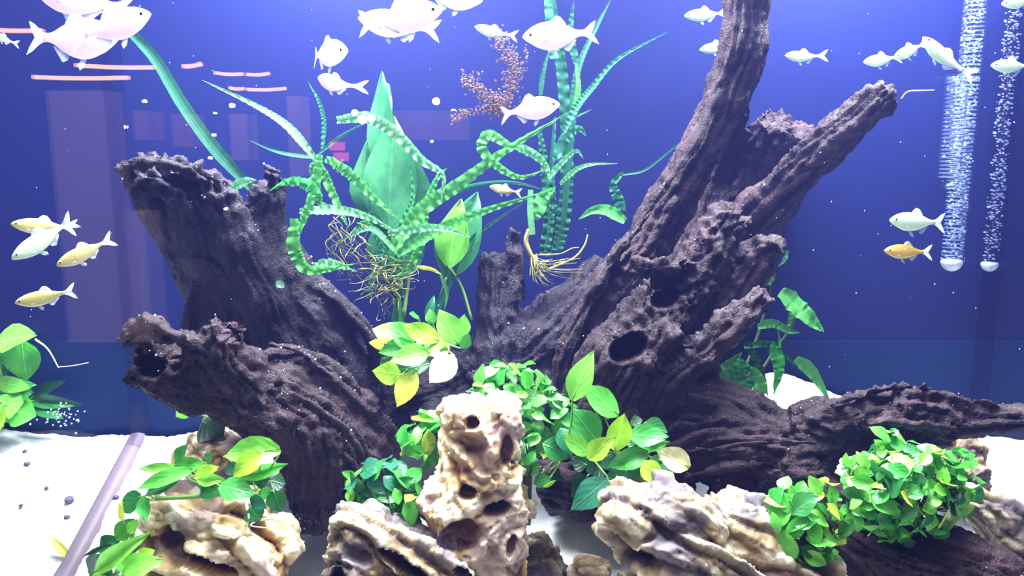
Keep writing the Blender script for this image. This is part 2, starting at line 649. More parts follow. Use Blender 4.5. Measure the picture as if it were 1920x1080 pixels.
def stone(name, label, blobs, mat, d0, cell=20, aniso=(1, 1, 1), axis_ang=0.0, depth=0.014, vox=0.0030, holes=(), seed=0, lump=0.006, kind_cat='rock', strata=0.0):
    """blobs: (px, py, rx px, ry px, depth offset m, rz m); fused, then scooped into the ridged hollows of this stone"""
    V, Fc = [], []
    ico = bmesh.new(); bmesh.ops.create_icosphere(ico, subdivisions=3, radius=1)
    iv = np.array([v.co[:] for v in ico.verts]); ifc = [tuple(v.index for v in f.verts) for f in ico.faces]
    ico.free()
    for (px, py, rx, ry, dz, rz, *rot) in blobs:
        d = d0 + dz
        a = math.radians(rot[0]) if rot else 0.0
        c = P(px, py, d)
        e1 = RIGHT * math.cos(a) - UP * math.sin(a)
        e2 = RIGHT * math.sin(a) + UP * math.cos(a)
        base = len(V)
        for p in iv:
            p = np.sign(p) * np.abs(p) ** 0.72
            V.append(c + e1 * p[0] * rx * d / F + e2 * p[1] * ry * d / F + FWD * p[2] * rz)
        Fc += [tuple(base + i for i in f) for f in ifc]
    me = voxel(name, V, Fc, vox, 2)
    co, no = get_co_no(me)
    a = math.radians(axis_ang)
    e1 = RIGHT * math.cos(a) - UP * math.sin(a)
    e2 = RIGHT * math.sin(a) + UP * math.cos(a)
    q = np.stack([co @ e1, co @ e2, co @ FWD], 1) * cell / np.array(aniso)
    q = q + 0.26 * np.stack([fbm(co * 13, 2, seed), fbm(co * 13, 2, seed + 4), fbm(co * 13, 2, seed + 7)], 1) + 0.07 * np.stack([fbm(co * 60, 2, seed), fbm(co * 60, 2, seed + 4), fbm(co * 60, 2, seed + 7)], 1)
    f1, f2, idv, fv = worley(q, seed)
    g1, g2, gid, gv = worley(q * 2.1 + 5.1, seed + 9)
    h1, h2, hid, hv = worley(q * 6.1 + 2.7, seed + 12)
    e = f2 - f1
    bowl = np.clip(e / 0.62, 0, 1) ** 0.8 * (0.05 + 1.15 * _feat[idv][:, 0] ** 1.5)
    bowl2 = np.clip((g2 - g1) / 0.5, 0, 1) * _feat[gid][:, 1]
    bowl3 = np.clip((h2 - h1) / 0.5, 0, 1) * _feat[hid][:, 2]
    # flat facets: each cell tilted its own way
    facet = 1.5 * (fv * (_feat[idv] - 0.5)).sum(1) + 0.8 * (gv * (_feat[gid] - 0.5)).sum(1) + 0.12 * (hv * (_feat[hid] - 0.5)).sum(1)
    disp = depth * 0.45 - depth * 1.25 * bowl - depth * 0.30 * bowl2 - depth * 0.07 * bowl3 + depth * (0.5 if strata else 0.85) * facet + lump * fbm(co * 13, 3, seed + 2) + 0.0014 * fbm(co * 110, 3, seed + 6) - 0.0045 * np.clip(1 - 2.4 * np.abs(noise(q * np.array((1.2, 1.8, 1.8)) + 3.3, seed + 15)), 0, 1) ** 2 - 0.0022 * np.clip(1 - 2.4 * np.abs(noise(q * np.array((2.6, 3.8, 3.8)), seed + 16)), 0, 1) ** 2
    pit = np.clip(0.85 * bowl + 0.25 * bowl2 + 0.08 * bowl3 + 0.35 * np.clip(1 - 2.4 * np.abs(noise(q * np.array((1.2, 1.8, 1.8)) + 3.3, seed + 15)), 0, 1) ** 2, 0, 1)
    if strata:
        # long slanting beds: sharp crests with hollows between them, broken along their length
        cr = q[:, 1] * 0 + (co @ e2) * strata + 0.9 * fbm(np.stack([co @ e1 * 5, co @ e2 * 9, co @ FWD * 7], 1), 2, seed + 20) + (co @ FWD) * strata * 0.7
        k = np.floor(cr)
        fr_ = cr - k
        w1 = 0.5 + 0.5 * noise(np.stack([co @ e1 * 13, k * 3.7, k * 1.3], 1), seed + 23)
        crest = np.where(fr_ < 0.28, fr_ / 0.28, (1 - fr_) / 0.72)
        crest = crest ** 0.8
        brk = sstep(0.25, 0.75, w1)
        disp += depth * (1.1 * crest * brk - 0.75 * (1 - crest) * (0.4 + 0.6 * brk))
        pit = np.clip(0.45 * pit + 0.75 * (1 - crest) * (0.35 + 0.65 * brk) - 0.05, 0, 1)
    new = co + no * disp[:, None]
    for (px, py, rx, ry, ang, dep) in holes:
        c = P(px, py, d0)
        ax = RIGHT * math.cos(ang) - UP * math.sin(ang); ay = RIGHT * math.sin(ang) + UP * math.cos(ang)
        qq = new - c
        rr = np.sqrt(((qq @ ax) / (rx * d0 / F)) ** 2 + ((qq @ ay) / (ry * d0 / F)) ** 2) + 0.15 * noise(co * 60, 3)
        front = (no @ FWD) < 0.2
        w = (1 - sstep(0.75, 1.05, rr)) * front
        new = new + FWD * (w * dep)[:, None]
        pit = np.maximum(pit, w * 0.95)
    set_co(me, new)
    at = me.attributes.new('pit', 'FLOAT', 'POINT')
    at.data.foreach_set('value', pit.astype(np.float32))
    o = obj(name, me, mat)
    tag(o, label, kind_cat)
    return o


# ------------------------------------------------------------------ driftwood
driftwood('driftwood_stump', 'tall dark driftwood stump with crumbled hollow top behind the knobbly log', [
    [(250, 325, 1.32, 34), (306, 405, 1.34, 40), (368, 500, 1.36, 44), (412, 600, 1.38, 52), (480, 720, 1.40, 70)],
    [(330, 328, 1.31, 36), (385, 450, 1.33, 58), (440, 600, 1.36, 70), (520, 740, 1.40, 80)],
    [(405, 356, 1.31, 34), (448, 470, 1.33, 58), (520, 620, 1.36, 75), (600, 760, 1.40, 75)],
    [(505, 350, 1.36, 30), (500, 450, 1.37, 48), (580, 600, 1.39, 72), (655, 740, 1.42, 66), (690, 830, 1.44, 55)],
    [(222, 318, 1.31, 14), (262, 302, 1.29, 22), (330, 308, 1.29, 22), (392, 336, 1.31, 20), (452, 356, 1.33, 12)],
    [(258, 335, 1.33, 24), (330, 345, 1.32, 30), (405, 365, 1.32, 26)],
    [(490, 318, 1.36, 14), (518, 330, 1.36, 16), (520, 380, 1.36, 24)],
    [(373, 522, 1.30, 8), (356, 570, 1.30, 13), (346, 640, 1.30, 18)],
    [(600, 535, 1.37, 18), (650, 580, 1.37, 20), (704, 645, 1.38, 16), (720, 740, 1.4, 26)],
], M_WOODP, seed=1, amp=0.5, holes=[(318, 336, 1.27, 38, 13, 0.25, 0.018)],
    rough_ends=[(240, 315, 1.3, 60, 1.2), (330, 310, 1.3, 60, 1.2), (410, 345, 1.3, 50, 0.9), (510, 325, 1.36, 45, 1.2)], lean=(300, 620, 0.11))

driftwood('driftwood_log', 'knobbly dark brown driftwood log leaning out to the left over the white sand', [
    [(255, 662, 1.16, 38), (330, 692, 1.18, 52), (430, 722, 1.22, 72), (540, 772, 1.27, 88), (636, 850, 1.32, 92), (680, 940, 1.37, 70)],
    [(425, 606, 1.15, 34), (410, 660, 1.17, 48), (450, 710, 1.21, 60)],
    [(236, 640, 1.14, 22), (290, 622, 1.13, 26), (345, 642, 1.14, 26), (400, 700, 1.18, 40)],
    [(238, 695, 1.15, 22), (290, 722, 1.16, 26), (380, 752, 1.19, 36)],
    [(500, 650, 1.24, 20), (570, 668, 1.25, 20), (660, 740, 1.29, 30), (720, 830, 1.33, 30), (735, 880, 1.36, 20)],
    [(560, 830, 1.26, 40), (575, 900, 1.30, 50), (600, 970, 1.36, 40)],
], M_WOOD, seed=4, holes=[(262, 690, 1.12, 30, 22, 0.4, 0.03), (428, 622, 1.12, 34, 22, 0.2, 0.025)],
    rough_ends=[(235, 660, 1.14, 70, 1.3), (320, 630, 1.13, 50, 1.1), (425, 600, 1.14, 50, 1.0)])

driftwood('driftwood_stub', 'low dark driftwood stub with a thin upright spike between the two large pieces', [
    [(945, 750, 1.45, 90), (940, 640, 1.45, 62), (928, 530, 1.44, 38), (915, 472, 1.43, 20)],
    [(962, 430, 1.42, 13), (963, 480, 1.43, 20), (955, 560, 1.44, 40)],
    [(890, 720, 1.46, 70), (1000, 650, 1.46, 72), (1075, 575, 1.47, 52), (1130, 490, 1.48, 26)],
    [(1010, 740, 1.46, 80), (1040, 660, 1.46, 60)],
    [(780, 800, 1.46, 60), (880, 780, 1.45, 70), (960, 800, 1.43, 70)],
    [(680, 790, 1.47, 60), (765, 735, 1.48, 70), (870, 705, 1.48, 70)],
], M_WOODP, seed=9, amp=0.8, rough_ends=[(962, 430, 1.42, 30, 0.8), (915, 475, 1.43, 30, 0.8)])

driftwood('driftwood_tree', 'huge dark branching driftwood root with tall trunk, knot hole and long arms', [
    [(1402, -70, 1.32, 46), (1393, 80, 1.32, 47), (1352, 200, 1.33, 43), (1302, 300, 1.34, 46), (1245, 400, 1.35, 50), (1185, 500, 1.36, 54), (1128, 600, 1.37, 60), (1105, 700, 1.38, 66), (1110, 810, 1.38, 70)],
    [(1400, 20, 1.34, 44), (1405, 100, 1.36, 34), (1375, 190, 1.40, 30), (1340, 300, 1.50, 56), (1310, 420, 1.53, 76), (1250, 560, 1.50, 86)],
    [(1456, 224, 1.42, 38), (1425, 310, 1.48, 62), (1370, 420, 1.54, 80)],
    [(1512, 240, 1.42, 30), (1470, 310, 1.48, 54), (1400, 430, 1.53, 66)],
    [(1672, 168, 1.31, 32), (1604, 224, 1.33, 37), (1522, 300, 1.36, 42), (1440, 378, 1.39, 48), (1360, 460, 1.42, 54)],
    [(1388, 392, 1.27, 34), (1352, 430, 1.27, 46), (1300, 520, 1.27, 52), (1240, 585, 1.26, 66), (1185, 660, 1.25, 84), (1140, 750, 1.27, 86), (1130, 840, 1.30, 80)],
    [(1474, 470, 1.26, 10), (1436, 466, 1.28, 32), (1385, 520, 1.30, 48), (1330, 590, 1.31, 52), (1290, 680, 1.32, 60)],
    [(1438, 546, 1.20, 22), (1392, 590, 1.20, 34), (1330, 652, 1.21, 38), (1260, 720, 1.23, 34), (1200, 785, 1.26, 26)],
    [(1266, 642, 1.20, 24), (1240, 600, 1.23, 30), (1210, 560, 1.24, 34)],
    [(1295, 490, 1.23, 14), (1240, 500, 1.22, 22), (1190, 500, 1.24, 18)],
    [(1232, 378, 1.29, 10), (1172, 462, 1.30, 15), (1112, 552, 1.31, 17), (1062, 660, 1.32, 18), (1046, 750, 1.34, 18)],
    [(1190, 800, 1.33, 80), (1330, 820, 1.33, 88), (1460, 842, 1.31, 84), (1570, 806, 1.30, 56)],
    [(1030, 925, 1.38, 40), (1110, 935, 1.35, 46), (1200, 950, 1.34, 50)],
    [(1020, 880, 1.39, 56), (1150, 895, 1.35, 62), (1300, 925, 1.33, 62)],
    [(1270, 745, 1.31, 48), (1350, 760, 1.32, 50), (1440, 800, 1.31, 50)],
    [(1500, 812, 1.28, 58), (1600, 782, 1.25, 46), (1700, 772, 1.24, 46), (1800, 786, 1.23, 38), (1880, 785, 1.22, 33), (2010, 786, 1.22, 32)],
    [(1560, 765, 1.23, 14), (1660, 732, 1.22, 16), (1745, 732, 1.22, 15), (1840, 756, 1.21, 10), (1900, 764, 1.21, 6)],
    [(1460, 870, 1.28, 74), (1545, 950, 1.25, 64), (1660, 1036, 1.21, 80), (1810, 1085, 1.18, 86), (1960, 1190, 1.16, 90)],
    [(1290, 852, 1.22, 9), (1400, 828, 1.215, 10), (1530, 830, 1.21, 7)],
    [(1275, 896, 1.22, 6), (1380, 876, 1.215, 7), (1420, 868, 1.22, 4)],
    [(1600, 800, 1.205, 8), (1680, 790, 1.20, 8), (1760, 802, 1.20, 5)],
    [(1540, 840, 1.28, 40), (1680, 832, 1.26, 32), (1790, 822, 1.245, 18)],
    [(1330, 930, 1.32, 60), (1440, 950, 1.30, 60)],
], M_WOOD, seed=14, vox=0.0044, holes=[(1178, 652, 1.20, 38, 24, -0.5, 0.055), (1255, 560, 1.19, 30, 18, -0.4, 0.035)],
    rough_ends=[(1670, 170, 1.31, 50, 0.7), (1470, 215, 1.42, 80, 0.7), (1380, 400, 1.26, 70, 1.0), (1440, 550, 1.2, 40, 0.9), (1250, 520, 1.24, 110, 1.2), (1660, 740, 1.22, 120, 1.0)], lean=(0, 450, 0.05))

driftwood('wood_chip', 'small dark violet wood chip at the foot of the leaning log on white sand', [
    [(575, 1000, 1.30, 26), (590, 955, 1.31, 26), (600, 930, 1.32, 16)],
    [(630, 990, 1.31, 22), (618, 950, 1.31, 20)],
], M_WOODK, seed=22, amp=0.7)

# ------------------------------------------------------------------ rocks
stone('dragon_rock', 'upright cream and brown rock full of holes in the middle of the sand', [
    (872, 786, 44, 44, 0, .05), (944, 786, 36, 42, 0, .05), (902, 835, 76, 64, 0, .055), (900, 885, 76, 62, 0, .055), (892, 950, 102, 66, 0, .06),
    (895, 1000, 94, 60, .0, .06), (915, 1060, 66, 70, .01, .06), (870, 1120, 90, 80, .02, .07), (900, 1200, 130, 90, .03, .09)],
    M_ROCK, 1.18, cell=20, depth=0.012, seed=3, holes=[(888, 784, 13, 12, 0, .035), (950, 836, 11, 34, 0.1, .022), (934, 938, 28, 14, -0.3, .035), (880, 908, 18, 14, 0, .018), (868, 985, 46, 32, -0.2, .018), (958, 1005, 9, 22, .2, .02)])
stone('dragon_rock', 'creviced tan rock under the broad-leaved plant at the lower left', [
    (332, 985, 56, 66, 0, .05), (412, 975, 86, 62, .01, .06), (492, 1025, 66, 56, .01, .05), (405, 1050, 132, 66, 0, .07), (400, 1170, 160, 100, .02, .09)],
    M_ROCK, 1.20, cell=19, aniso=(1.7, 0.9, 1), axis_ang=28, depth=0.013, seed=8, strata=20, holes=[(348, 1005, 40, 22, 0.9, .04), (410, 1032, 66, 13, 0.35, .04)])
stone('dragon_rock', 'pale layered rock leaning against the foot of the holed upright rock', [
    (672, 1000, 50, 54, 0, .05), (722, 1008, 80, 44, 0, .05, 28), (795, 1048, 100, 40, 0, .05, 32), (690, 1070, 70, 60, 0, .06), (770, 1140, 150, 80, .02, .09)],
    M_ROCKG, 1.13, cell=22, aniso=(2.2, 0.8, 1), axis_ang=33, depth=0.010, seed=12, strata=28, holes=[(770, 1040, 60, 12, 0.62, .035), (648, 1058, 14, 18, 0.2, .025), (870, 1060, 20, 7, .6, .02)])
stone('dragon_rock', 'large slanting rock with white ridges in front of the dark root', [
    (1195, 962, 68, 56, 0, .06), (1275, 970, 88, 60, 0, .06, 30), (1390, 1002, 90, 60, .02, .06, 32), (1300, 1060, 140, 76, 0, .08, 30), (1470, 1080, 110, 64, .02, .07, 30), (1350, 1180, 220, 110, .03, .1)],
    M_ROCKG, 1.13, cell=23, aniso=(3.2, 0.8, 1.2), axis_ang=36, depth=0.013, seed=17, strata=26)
stone('dragon_rock', 'pale grey and ochre rock beside the round bush at the right glass', [
    (1850, 955, 66, 36, 0, .05, 28), (1905, 1000, 64, 44, 0, .05, 28), (1810, 935, 38, 28, 0, .04), (1920, 1080, 90, 70, .02, .07)],
    M_ROCKG, 1.30, cell=24, aniso=(1.8, 0.9, 1), axis_ang=30, depth=0.009, seed=21, strata=26)
stone('rock', 'grey brown stone half sunk in sand right of the upright rock', [
    (990, 1040, 48, 32, 0, .04), (1000, 1080, 60, 50, 0, .05)], M_ROCKG, 1.27, cell=26, depth=0.010, seed=25)
stone('rock', 'small tan stone in the open white sand before the slanting rock', [
    (1110, 1064, 38, 22, 0, .03), (1100, 1090, 50, 30, 0, .03)], M_ROCK, 1.30, cell=28, depth=0.008, seed=27)
stone('rock', 'cream rock under the overhang of the leaning log', [
    (400, 838, 40, 28, 0, .05), (440, 850, 40, 34, 0, .05), (380, 860, 46, 24, 0, .05)], M_ROCK, 1.45, cell=24, depth=0.010, seed=29)
stone('rock', 'grey tan stone under the long arm of wood behind the round bush', [
    (1812, 850, 30, 34, 0, .04), (1800, 890, 46, 40, 0, .05)], M_ROCKG, 1.42, cell=24, depth=0.008, seed=33)


def pebble(px, py, rpx, label):
    v = float(py - 540) / F
    d = 1.328 / (v + 0.66)
    c = P(px, py, d)
    c[2] = float(sand_z(c[0], c[1])) + 0.003
    bm = bmesh.new(); bmesh.ops.create_icosphere(bm, subdivisions=2, radius=1)
    co = np.array([q.co[:] for q in bm.verts])
    k = 1 + 0.25 * noise(co * 1.3 + px, 5)
    r = rpx * d / F
    for q, p, s in zip(bm.verts, co, k):
        q.co = (p[0] * s * r, p[1] * s * r, p[2] * s * r * 0.75)
    me = bpy.data.meshes.new('pebble'); bm.to_mesh(me); bm.free()
    me.polygons.foreach_set('use_smooth', [True] * len(me.polygons))
    o = obj('pebble', me, M_PEB); o.location = c
    tag(o, label, 'pebble', 'dark pebbles on the left sand')


M_PEB = m_plain('dark_pebble', srgb(70, 68, 84), 0.6, 0.3, 90, 0.3)
for a in ((218, 936, 6, 'dark oval pebble beside the seam, upper of two'), (179, 971, 6, 'dark round pebble beside the seam, lower of two'),
          (130, 940, 9, 'largest grey pebble on the sand beyond the left glass'), (126, 973, 6, 'grey pebble just below the largest one beyond the glass'),
          (52, 880, 6, 'grey pebble far up the sand beyond the left glass'), (48, 858, 4, 'tiny grey pebble above the far one beyond the glass'),
          (88, 920, 4, 'tiny pebble midway down the sand beyond the left glass'), (40, 955, 4, 'tiny grey pebble near the picture edge beyond the glass')):
    pebble(*a)
# ------------------------------------------------------------------ leaves
TONE = {k: srgb(*v) for k, v in dict(
    dark=(40, 112, 52), deep=(26, 74, 42), mid=(66, 164, 64), green=(92, 192, 68), light=(130, 214, 78), lime=(164, 218, 56),
    yellow=(212, 224, 84), cream=(244, 236, 180), teal=(44, 118, 84), pale=(122, 182, 112), aqua=(62, 138, 108), olive=(108, 122, 52)).items()}


def leaf_mesh(name, power=0.9, tipsharp=1.0, fold=0.10, curl=0.12, wave=0.02, twist=0.0, rows=7):
    v, f, uv = [], [], []
    for j in range(rows):
        y = j / (rows - 1)
        w = math.sin(math.pi * (0.03 + 0.97 * y) ** power) ** 0.85 if y < 1 else 0.0
        w *= (1 - 0.25 * tipsharp * y ** 3)
        for i in range(5):
            u = (i - 2) / 2
            x = 0.5 * u * w
            z = fold * abs(u) * w * 0.6 - curl * y * y + wave * math.sin(9 * y + 2 * u) * abs(u)
            a = twist * (y - 0.3)
            v.append((x * math.cos(a) - z * math.sin(a) * 0.6, y, z + x * math.sin(a) * 0.6))
            uv.append((i / 4, y))
    for j in range(rows - 1):
        for i in range(4):
            a = j * 5 + i
            f.append((a, a + 1, a + 6, a + 5))
    me = mesh_from(name, v, f)
    l = me.uv_layers.new(name='UVMap')
    for p in me.polygons:
        for li in p.loop_indices:
            l.data[li].uv = uv[me.loops[li].vertex_index]
    return me


BROAD = [leaf_mesh('broad_leaf', 0.85, 1.0, f, c, w, t) for f, c, w, t in
         ((0.10, 0.10, 0.02, 0.2), (0.16, 0.18, 0.03, -0.3), (0.06, 0.05, 0.02, 0.4), (0.20, 0.22, 0.04, -0.1), (0.10, -0.08, 0.03, 0.3))]
SMALL = [leaf_mesh('small_leaf', 1.0, 0.6, f, c, w, t) for f, c, w, t in
         ((0.16, 0.14, 0.03, 0.3), (0.08, 0.22, 0.02, -0.4), (0.24, 0.05, 0.03, 0.2), (0.12, 0.30, 0.04, -0.2))]
SWORD = [leaf_mesh('sword_leaf', 0.8, 0.3, f, c, w, t, 9) for f, c, w, t in ((0.10, 0.05, 0.03, 0.2), (0.14, 0.10, 0.05, -0.3))]
for _m in BROAD + SMALL + SWORD:
    _m.materials.append(M_LEAF)


def put_leaf(parent, me, base, tip, width, normal, color, name='leaf'):
    y = np.array(tip) - np.array(base)
    L = np.linalg.norm(y); y = y / L
    n = normal - y * np.dot(normal, y)
    n /= np.linalg.norm(n) + 1e-9
    x = np.cross(y, n)
    vis = np.linalg.norm(x - FWD * np.dot(x, FWD))
    w = width / max(vis, 0.6)
    o = bpy.data.objects.new(name, me)
    m = Matrix(((x[0] * w, y[0] * L, n[0] * L, base[0]), (x[1] * w, y[1] * L, n[1] * L, base[1]), (x[2] * w, y[2] * L, n[2] * L, base[2]), (0, 0, 0, 1)))
    COL.objects.link(o)
    o.parent = parent
    o.matrix_parent_inverse = parent.matrix_world.inverted()
    o.matrix_basis = m
    o.color = color
    return o


def plant_root(name, label, cat, loc):
    e = empty(name, loc)
    bpy.context.view_layer.update()
    return tag(e, label, cat)


def keep(o, parent):
    """parent a mesh already built in world space"""
    o.parent = parent
    o.matrix_parent_inverse = Matrix.Translation(parent.location).inverted()
    return o


def jit(c, rng, s=0.12):
    k = 1 + rng.uniform(-s, s)
    return (c[0] * k * (1 + rng.uniform(-s, s) * 0.5), c[1] * k, c[2] * k * (1 + rng.uniform(-s, s)), 1)


def wires(name, mat, parent, lines, sides=5):
    """lines: (points in px/depth, r0 px, r1 px)"""
    V, Fc = [], []
    for pts, r0, r1 in lines:
        q = np.array([P(*p) for p in pts])
        n = 5 * (len(q) - 1) + 1 if len(q) > 2 else 4
        c = spline(q, n)
        d = np.mean([p[2] for p in pts])
        tube_geo(c, np.linspace(r0, r1, n) * d / F, sides, V, Fc)
    o = obj(name, mesh_from(name, V, Fc), mat)
    if parent is not None:
        keep(o, parent)
    return o


def broad_plant(name, label, leaves, crop, d, crowns, seed, kind=BROAD, stem=M_STEM, stem_r=2.2):
    """leaves: (bx, by, tx, ty, width, tone[, depth nudge]) in the frame of a crop (x0, y0, scale)"""
    rng = random.Random(seed)
    x0, y0, k = crop
    root = plant_root(name, label, 'plant', P(*crowns[0], d + 0.03))
    lines = []
    for lf in leaves:
        bx, by, tx, ty, w, tone = lf[:6]
        dz = lf[6] if len(lf) > 6 else rng.uniform(-0.012, 0.012)
        b = (x0 + bx / k, y0 + by / k); t = (x0 + tx / k, y0 + ty / k)
        dd = d + dz
        base = P(*b, dd); tip = P(*t, dd - rng.uniform(-0.004, 0.022))
        nrm = -FWD * rng.uniform(0.8, 1.1) + UP * rng.uniform(0.1, 0.8) + RIGHT * rng.uniform(-0.35, 0.35)
        put_leaf(root, kind[rng.randrange(len(kind))], base, tip, 1.18 * w / k * dd / F, nrm, jit(TONE[tone], rng, 0.08))
        c = min(crowns, key=lambda q: (q[0] - b[0]) ** 2 + (q[1] - b[1]) ** 2)
        mid = ((b[0] + c[0]) / 2 + rng.uniform(-5, 5), (b[1] + c[1]) / 2 + rng.uniform(-4, 8), dd + 0.015)
        lines.append((((c[0], c[1], d + 0.035), mid, (b[0], b[1], dd + 0.001), (b[0] * 0.75 + t[0] * 0.25, b[1] * 0.75 + t[1] * 0.25, dd + 0.001)), stem_r, stem_r * 0.6))
    for a, b in zip(crowns[:-1], crowns[1:]):
        lines.append((((a[0], a[1], d + 0.035), ((a[0] + b[0]) / 2, (a[1] + b[1]) / 2 + 4, d + 0.04), (b[0], b[1], d + 0.035)), stem_r * 2.2, stem_r * 2))
    tag(wires('stems', stem, root, lines), kind='stuff')
    return root


C1 = (220, 780, 3.6)
p = broad_plant('anubias', 'broad-leaved green plant sitting on top of the creviced tan rock at lower left', [
    (1100, 235, 685, 240, 150, 'light', -.02), (975, 255, 770, 402, 130, 'lime', -.03), (830, 412, 1145, 330, 90, 'green', -.015),
    (690, 470, 925, 528, 130, 'mid', -.03), (500, 372, 130, 362, 62, 'light'), (515, 358, 138, 500, 84, 'green', -.01), (430, 395, 190, 548, 95, 'dark'),
    (395, 325, 482, 190, 95, 'mid', .01), (390, 335, 620, 325, 90, 'green', .0), (520, 410, 700, 350, 80, 'lime', -.02), (545, 430, 700, 428, 80, 'light', -.03),
    (560, 520, 720, 470, 100, 'dark'), (900, 550, 1000, 622, 85, 'teal', -.03), (895, 620, 965, 712, 120, 'dark', -.02), (1050, 505, 1105, 650, 125, 'dark', -.02),
    (165, 540, 20, 640, 120, 'dark'), (170, 540, 195, 715, 85, 'mid', -.02), (925, 440, 1030, 420, 100, 'deep', .01), (1040, 440, 1140, 460, 90, 'deep', .01),
    (600, 300, 640, 255, 60, 'mid', .015), (620, 420, 600, 560, 110, 'mid', 0.0), (760, 300, 840, 400, 120, 'deep', .02), (640, 380, 560, 360, 70, 'lime', -.025),
    (960, 540, 1060, 520, 80, 'mid', 0.0), (20, 590, 30, 690, 40, 'yellow', -.01)],
    C1, 1.115, [(385, 905), (440, 905), (490, 915), (290, 935)], 1)
wires('roots', M_ROOTW, p, [(((462, 945, 1.11), (466, 970, 1.09), (460, 996, 1.10)), 3.2, 1.8), (((485, 975, 1.12), (520, 975, 1.11), (555, 996, 1.11)), 2.5, 1.2), (((490, 972, 1.12), (470, 985, 1.11), (500, 990, 1.11)), 1.6, 1.0)])

C2 = (0, 720, 3)
broad_plant('anubias', 'broad-leaved green plant in the sand at the bottom left beside the creviced rock', [
    (530, 1065, 800, 845, 90, 'light', -.02), (650, 870, 765, 755, 95, 'green'), (720, 840, 780, 760, 60, 'light', -.01), (560, 930, 660, 870, 90, 'dark', .01),
    (680, 1085, 885, 975, 120, 'light', -.025), (650, 975, 790, 1040, 90, 'green', -.01), (500, 1060, 570, 950, 90, 'deep', .01), (590, 1100, 600, 990, 100, 'dark'),
    (740, 960, 720, 880, 80, 'dark', .01), (780, 990, 860, 930, 70, 'lime', -.01), (500, 1090, 640, 1075, 70, 'mid'), (690, 770, 668, 675, 28, 'yellow'), (640, 905, 460, 965, 26, 'deep'),
    (570, 1020, 620, 930, 70, 'mid', -.01), (760, 1090, 800, 1000, 80, 'green', -.015)],
    C2, 1.10, [(230, 1050), (215, 1080), (250, 1000)], 2)

C3 = (680, 540, 4.5)
broad_plant('anubias', 'glowing lime green rosette of broad leaves in the dip between the driftwood pieces', [
    (640, 440, 330, 318, 150, 'lime', -.02), (420, 480, 235, 285, 170, 'green', .0), (290, 430, 90, 338, 140, 'lime', .005), (180, 500, 68, 450, 80, 'yellow', .01),
    (430, 480, 125, 530, 140, 'green', -.015), (555, 545, 232, 600, 165, 'light', -.03), (720, 470, 550, 560, 150, 'lime', -.02), (800, 470, 650, 180, 190, 'light', -.03),
    (830, 420, 860, 222, 115, 'light', .0), (840, 510, 895, 385, 100, 'green', -.005), (775, 580, 565, 805, 200, 'cream', -.045), (320, 735, 85, 700, 170, 'lime', -.03),
    (440, 700, 285, 1005, 170, 'yellow', -.04), (560, 640, 300, 700, 130, 'dark', -.01), (480, 520, 600, 480, 120, 'mid', .01), (700, 440, 640, 520, 60, 'lime', -.025),
    (540, 260, 605, 62, 70, 'teal', .03), (470, 250, 400, 210, 60, 'mid', .02), (590, 300, 560, 180, 90, 'green', .02), (170, 590, 300, 700, 120, 'dark', 0.0)],
    C3, 1.34, [(805, 645), (830, 640), (780, 680)], 3)

C5 = (1000, 640, 3.272)
broad_plant('anubias', 'dark and lime broad-leaved plant below the knot hole right of the upright rock', [
    (240, 362, 358, 55, 135, 'light', -.04), (518, 452, 312, 268, 130, 'green', -.01), (395, 622, 235, 410, 175, 'mid', -.015), (500, 668, 555, 435, 140, 'lime', -.03),
    (338, 718, 485, 588, 105, 'lime', -.035), (345, 692, 180, 565, 95, 'light', -.025), (585, 572, 832, 595, 115, 'mid', -.02), (680, 505, 825, 560, 110, 'dark', -.005),
    (650, 642, 835, 622, 75, 'green', -.01), (955, 775, 765, 660, 130, 'cream', -.02), (700, 742, 890, 772, 85, 'dark', 0), (708, 685, 452, 768, 115, 'mid', -.025),
    (680, 738, 785, 885, 115, 'lime', -.035), (695, 820, 520, 892, 120, 'teal', -.02), (570, 800, 445, 840, 90, 'dark', .0), (458, 850, 232, 1035, 150, 'teal', -.045),
    (330, 830, 245, 950, 130, 'deep', .0), (60, 630, 235, 705, 120, 'dark', -.005), (170, 535, 240, 700, 110, 'teal', .0), (5, 865, 105, 838, 70, 'dark', -.01),
    (60, 892, 135, 858, 28, 'lime', -.015), (100, 800, 175, 845, 75, 'deep', .0), (640, 630, 555, 600, 70, 'dark', .0), (600, 500, 670, 480, 60, 'dark', .01),
    (330, 760, 230, 720, 100, 'deep', .01), (420, 760, 330, 800, 110, 'deep', .01), (450, 700, 500, 800, 110, 'deep', .01), (440, 470, 470, 455, 30, 'pale', -.02)],
    C5, 1.185, [(1150, 850), (1110, 860), (1200, 850), (1060, 840)], 4)


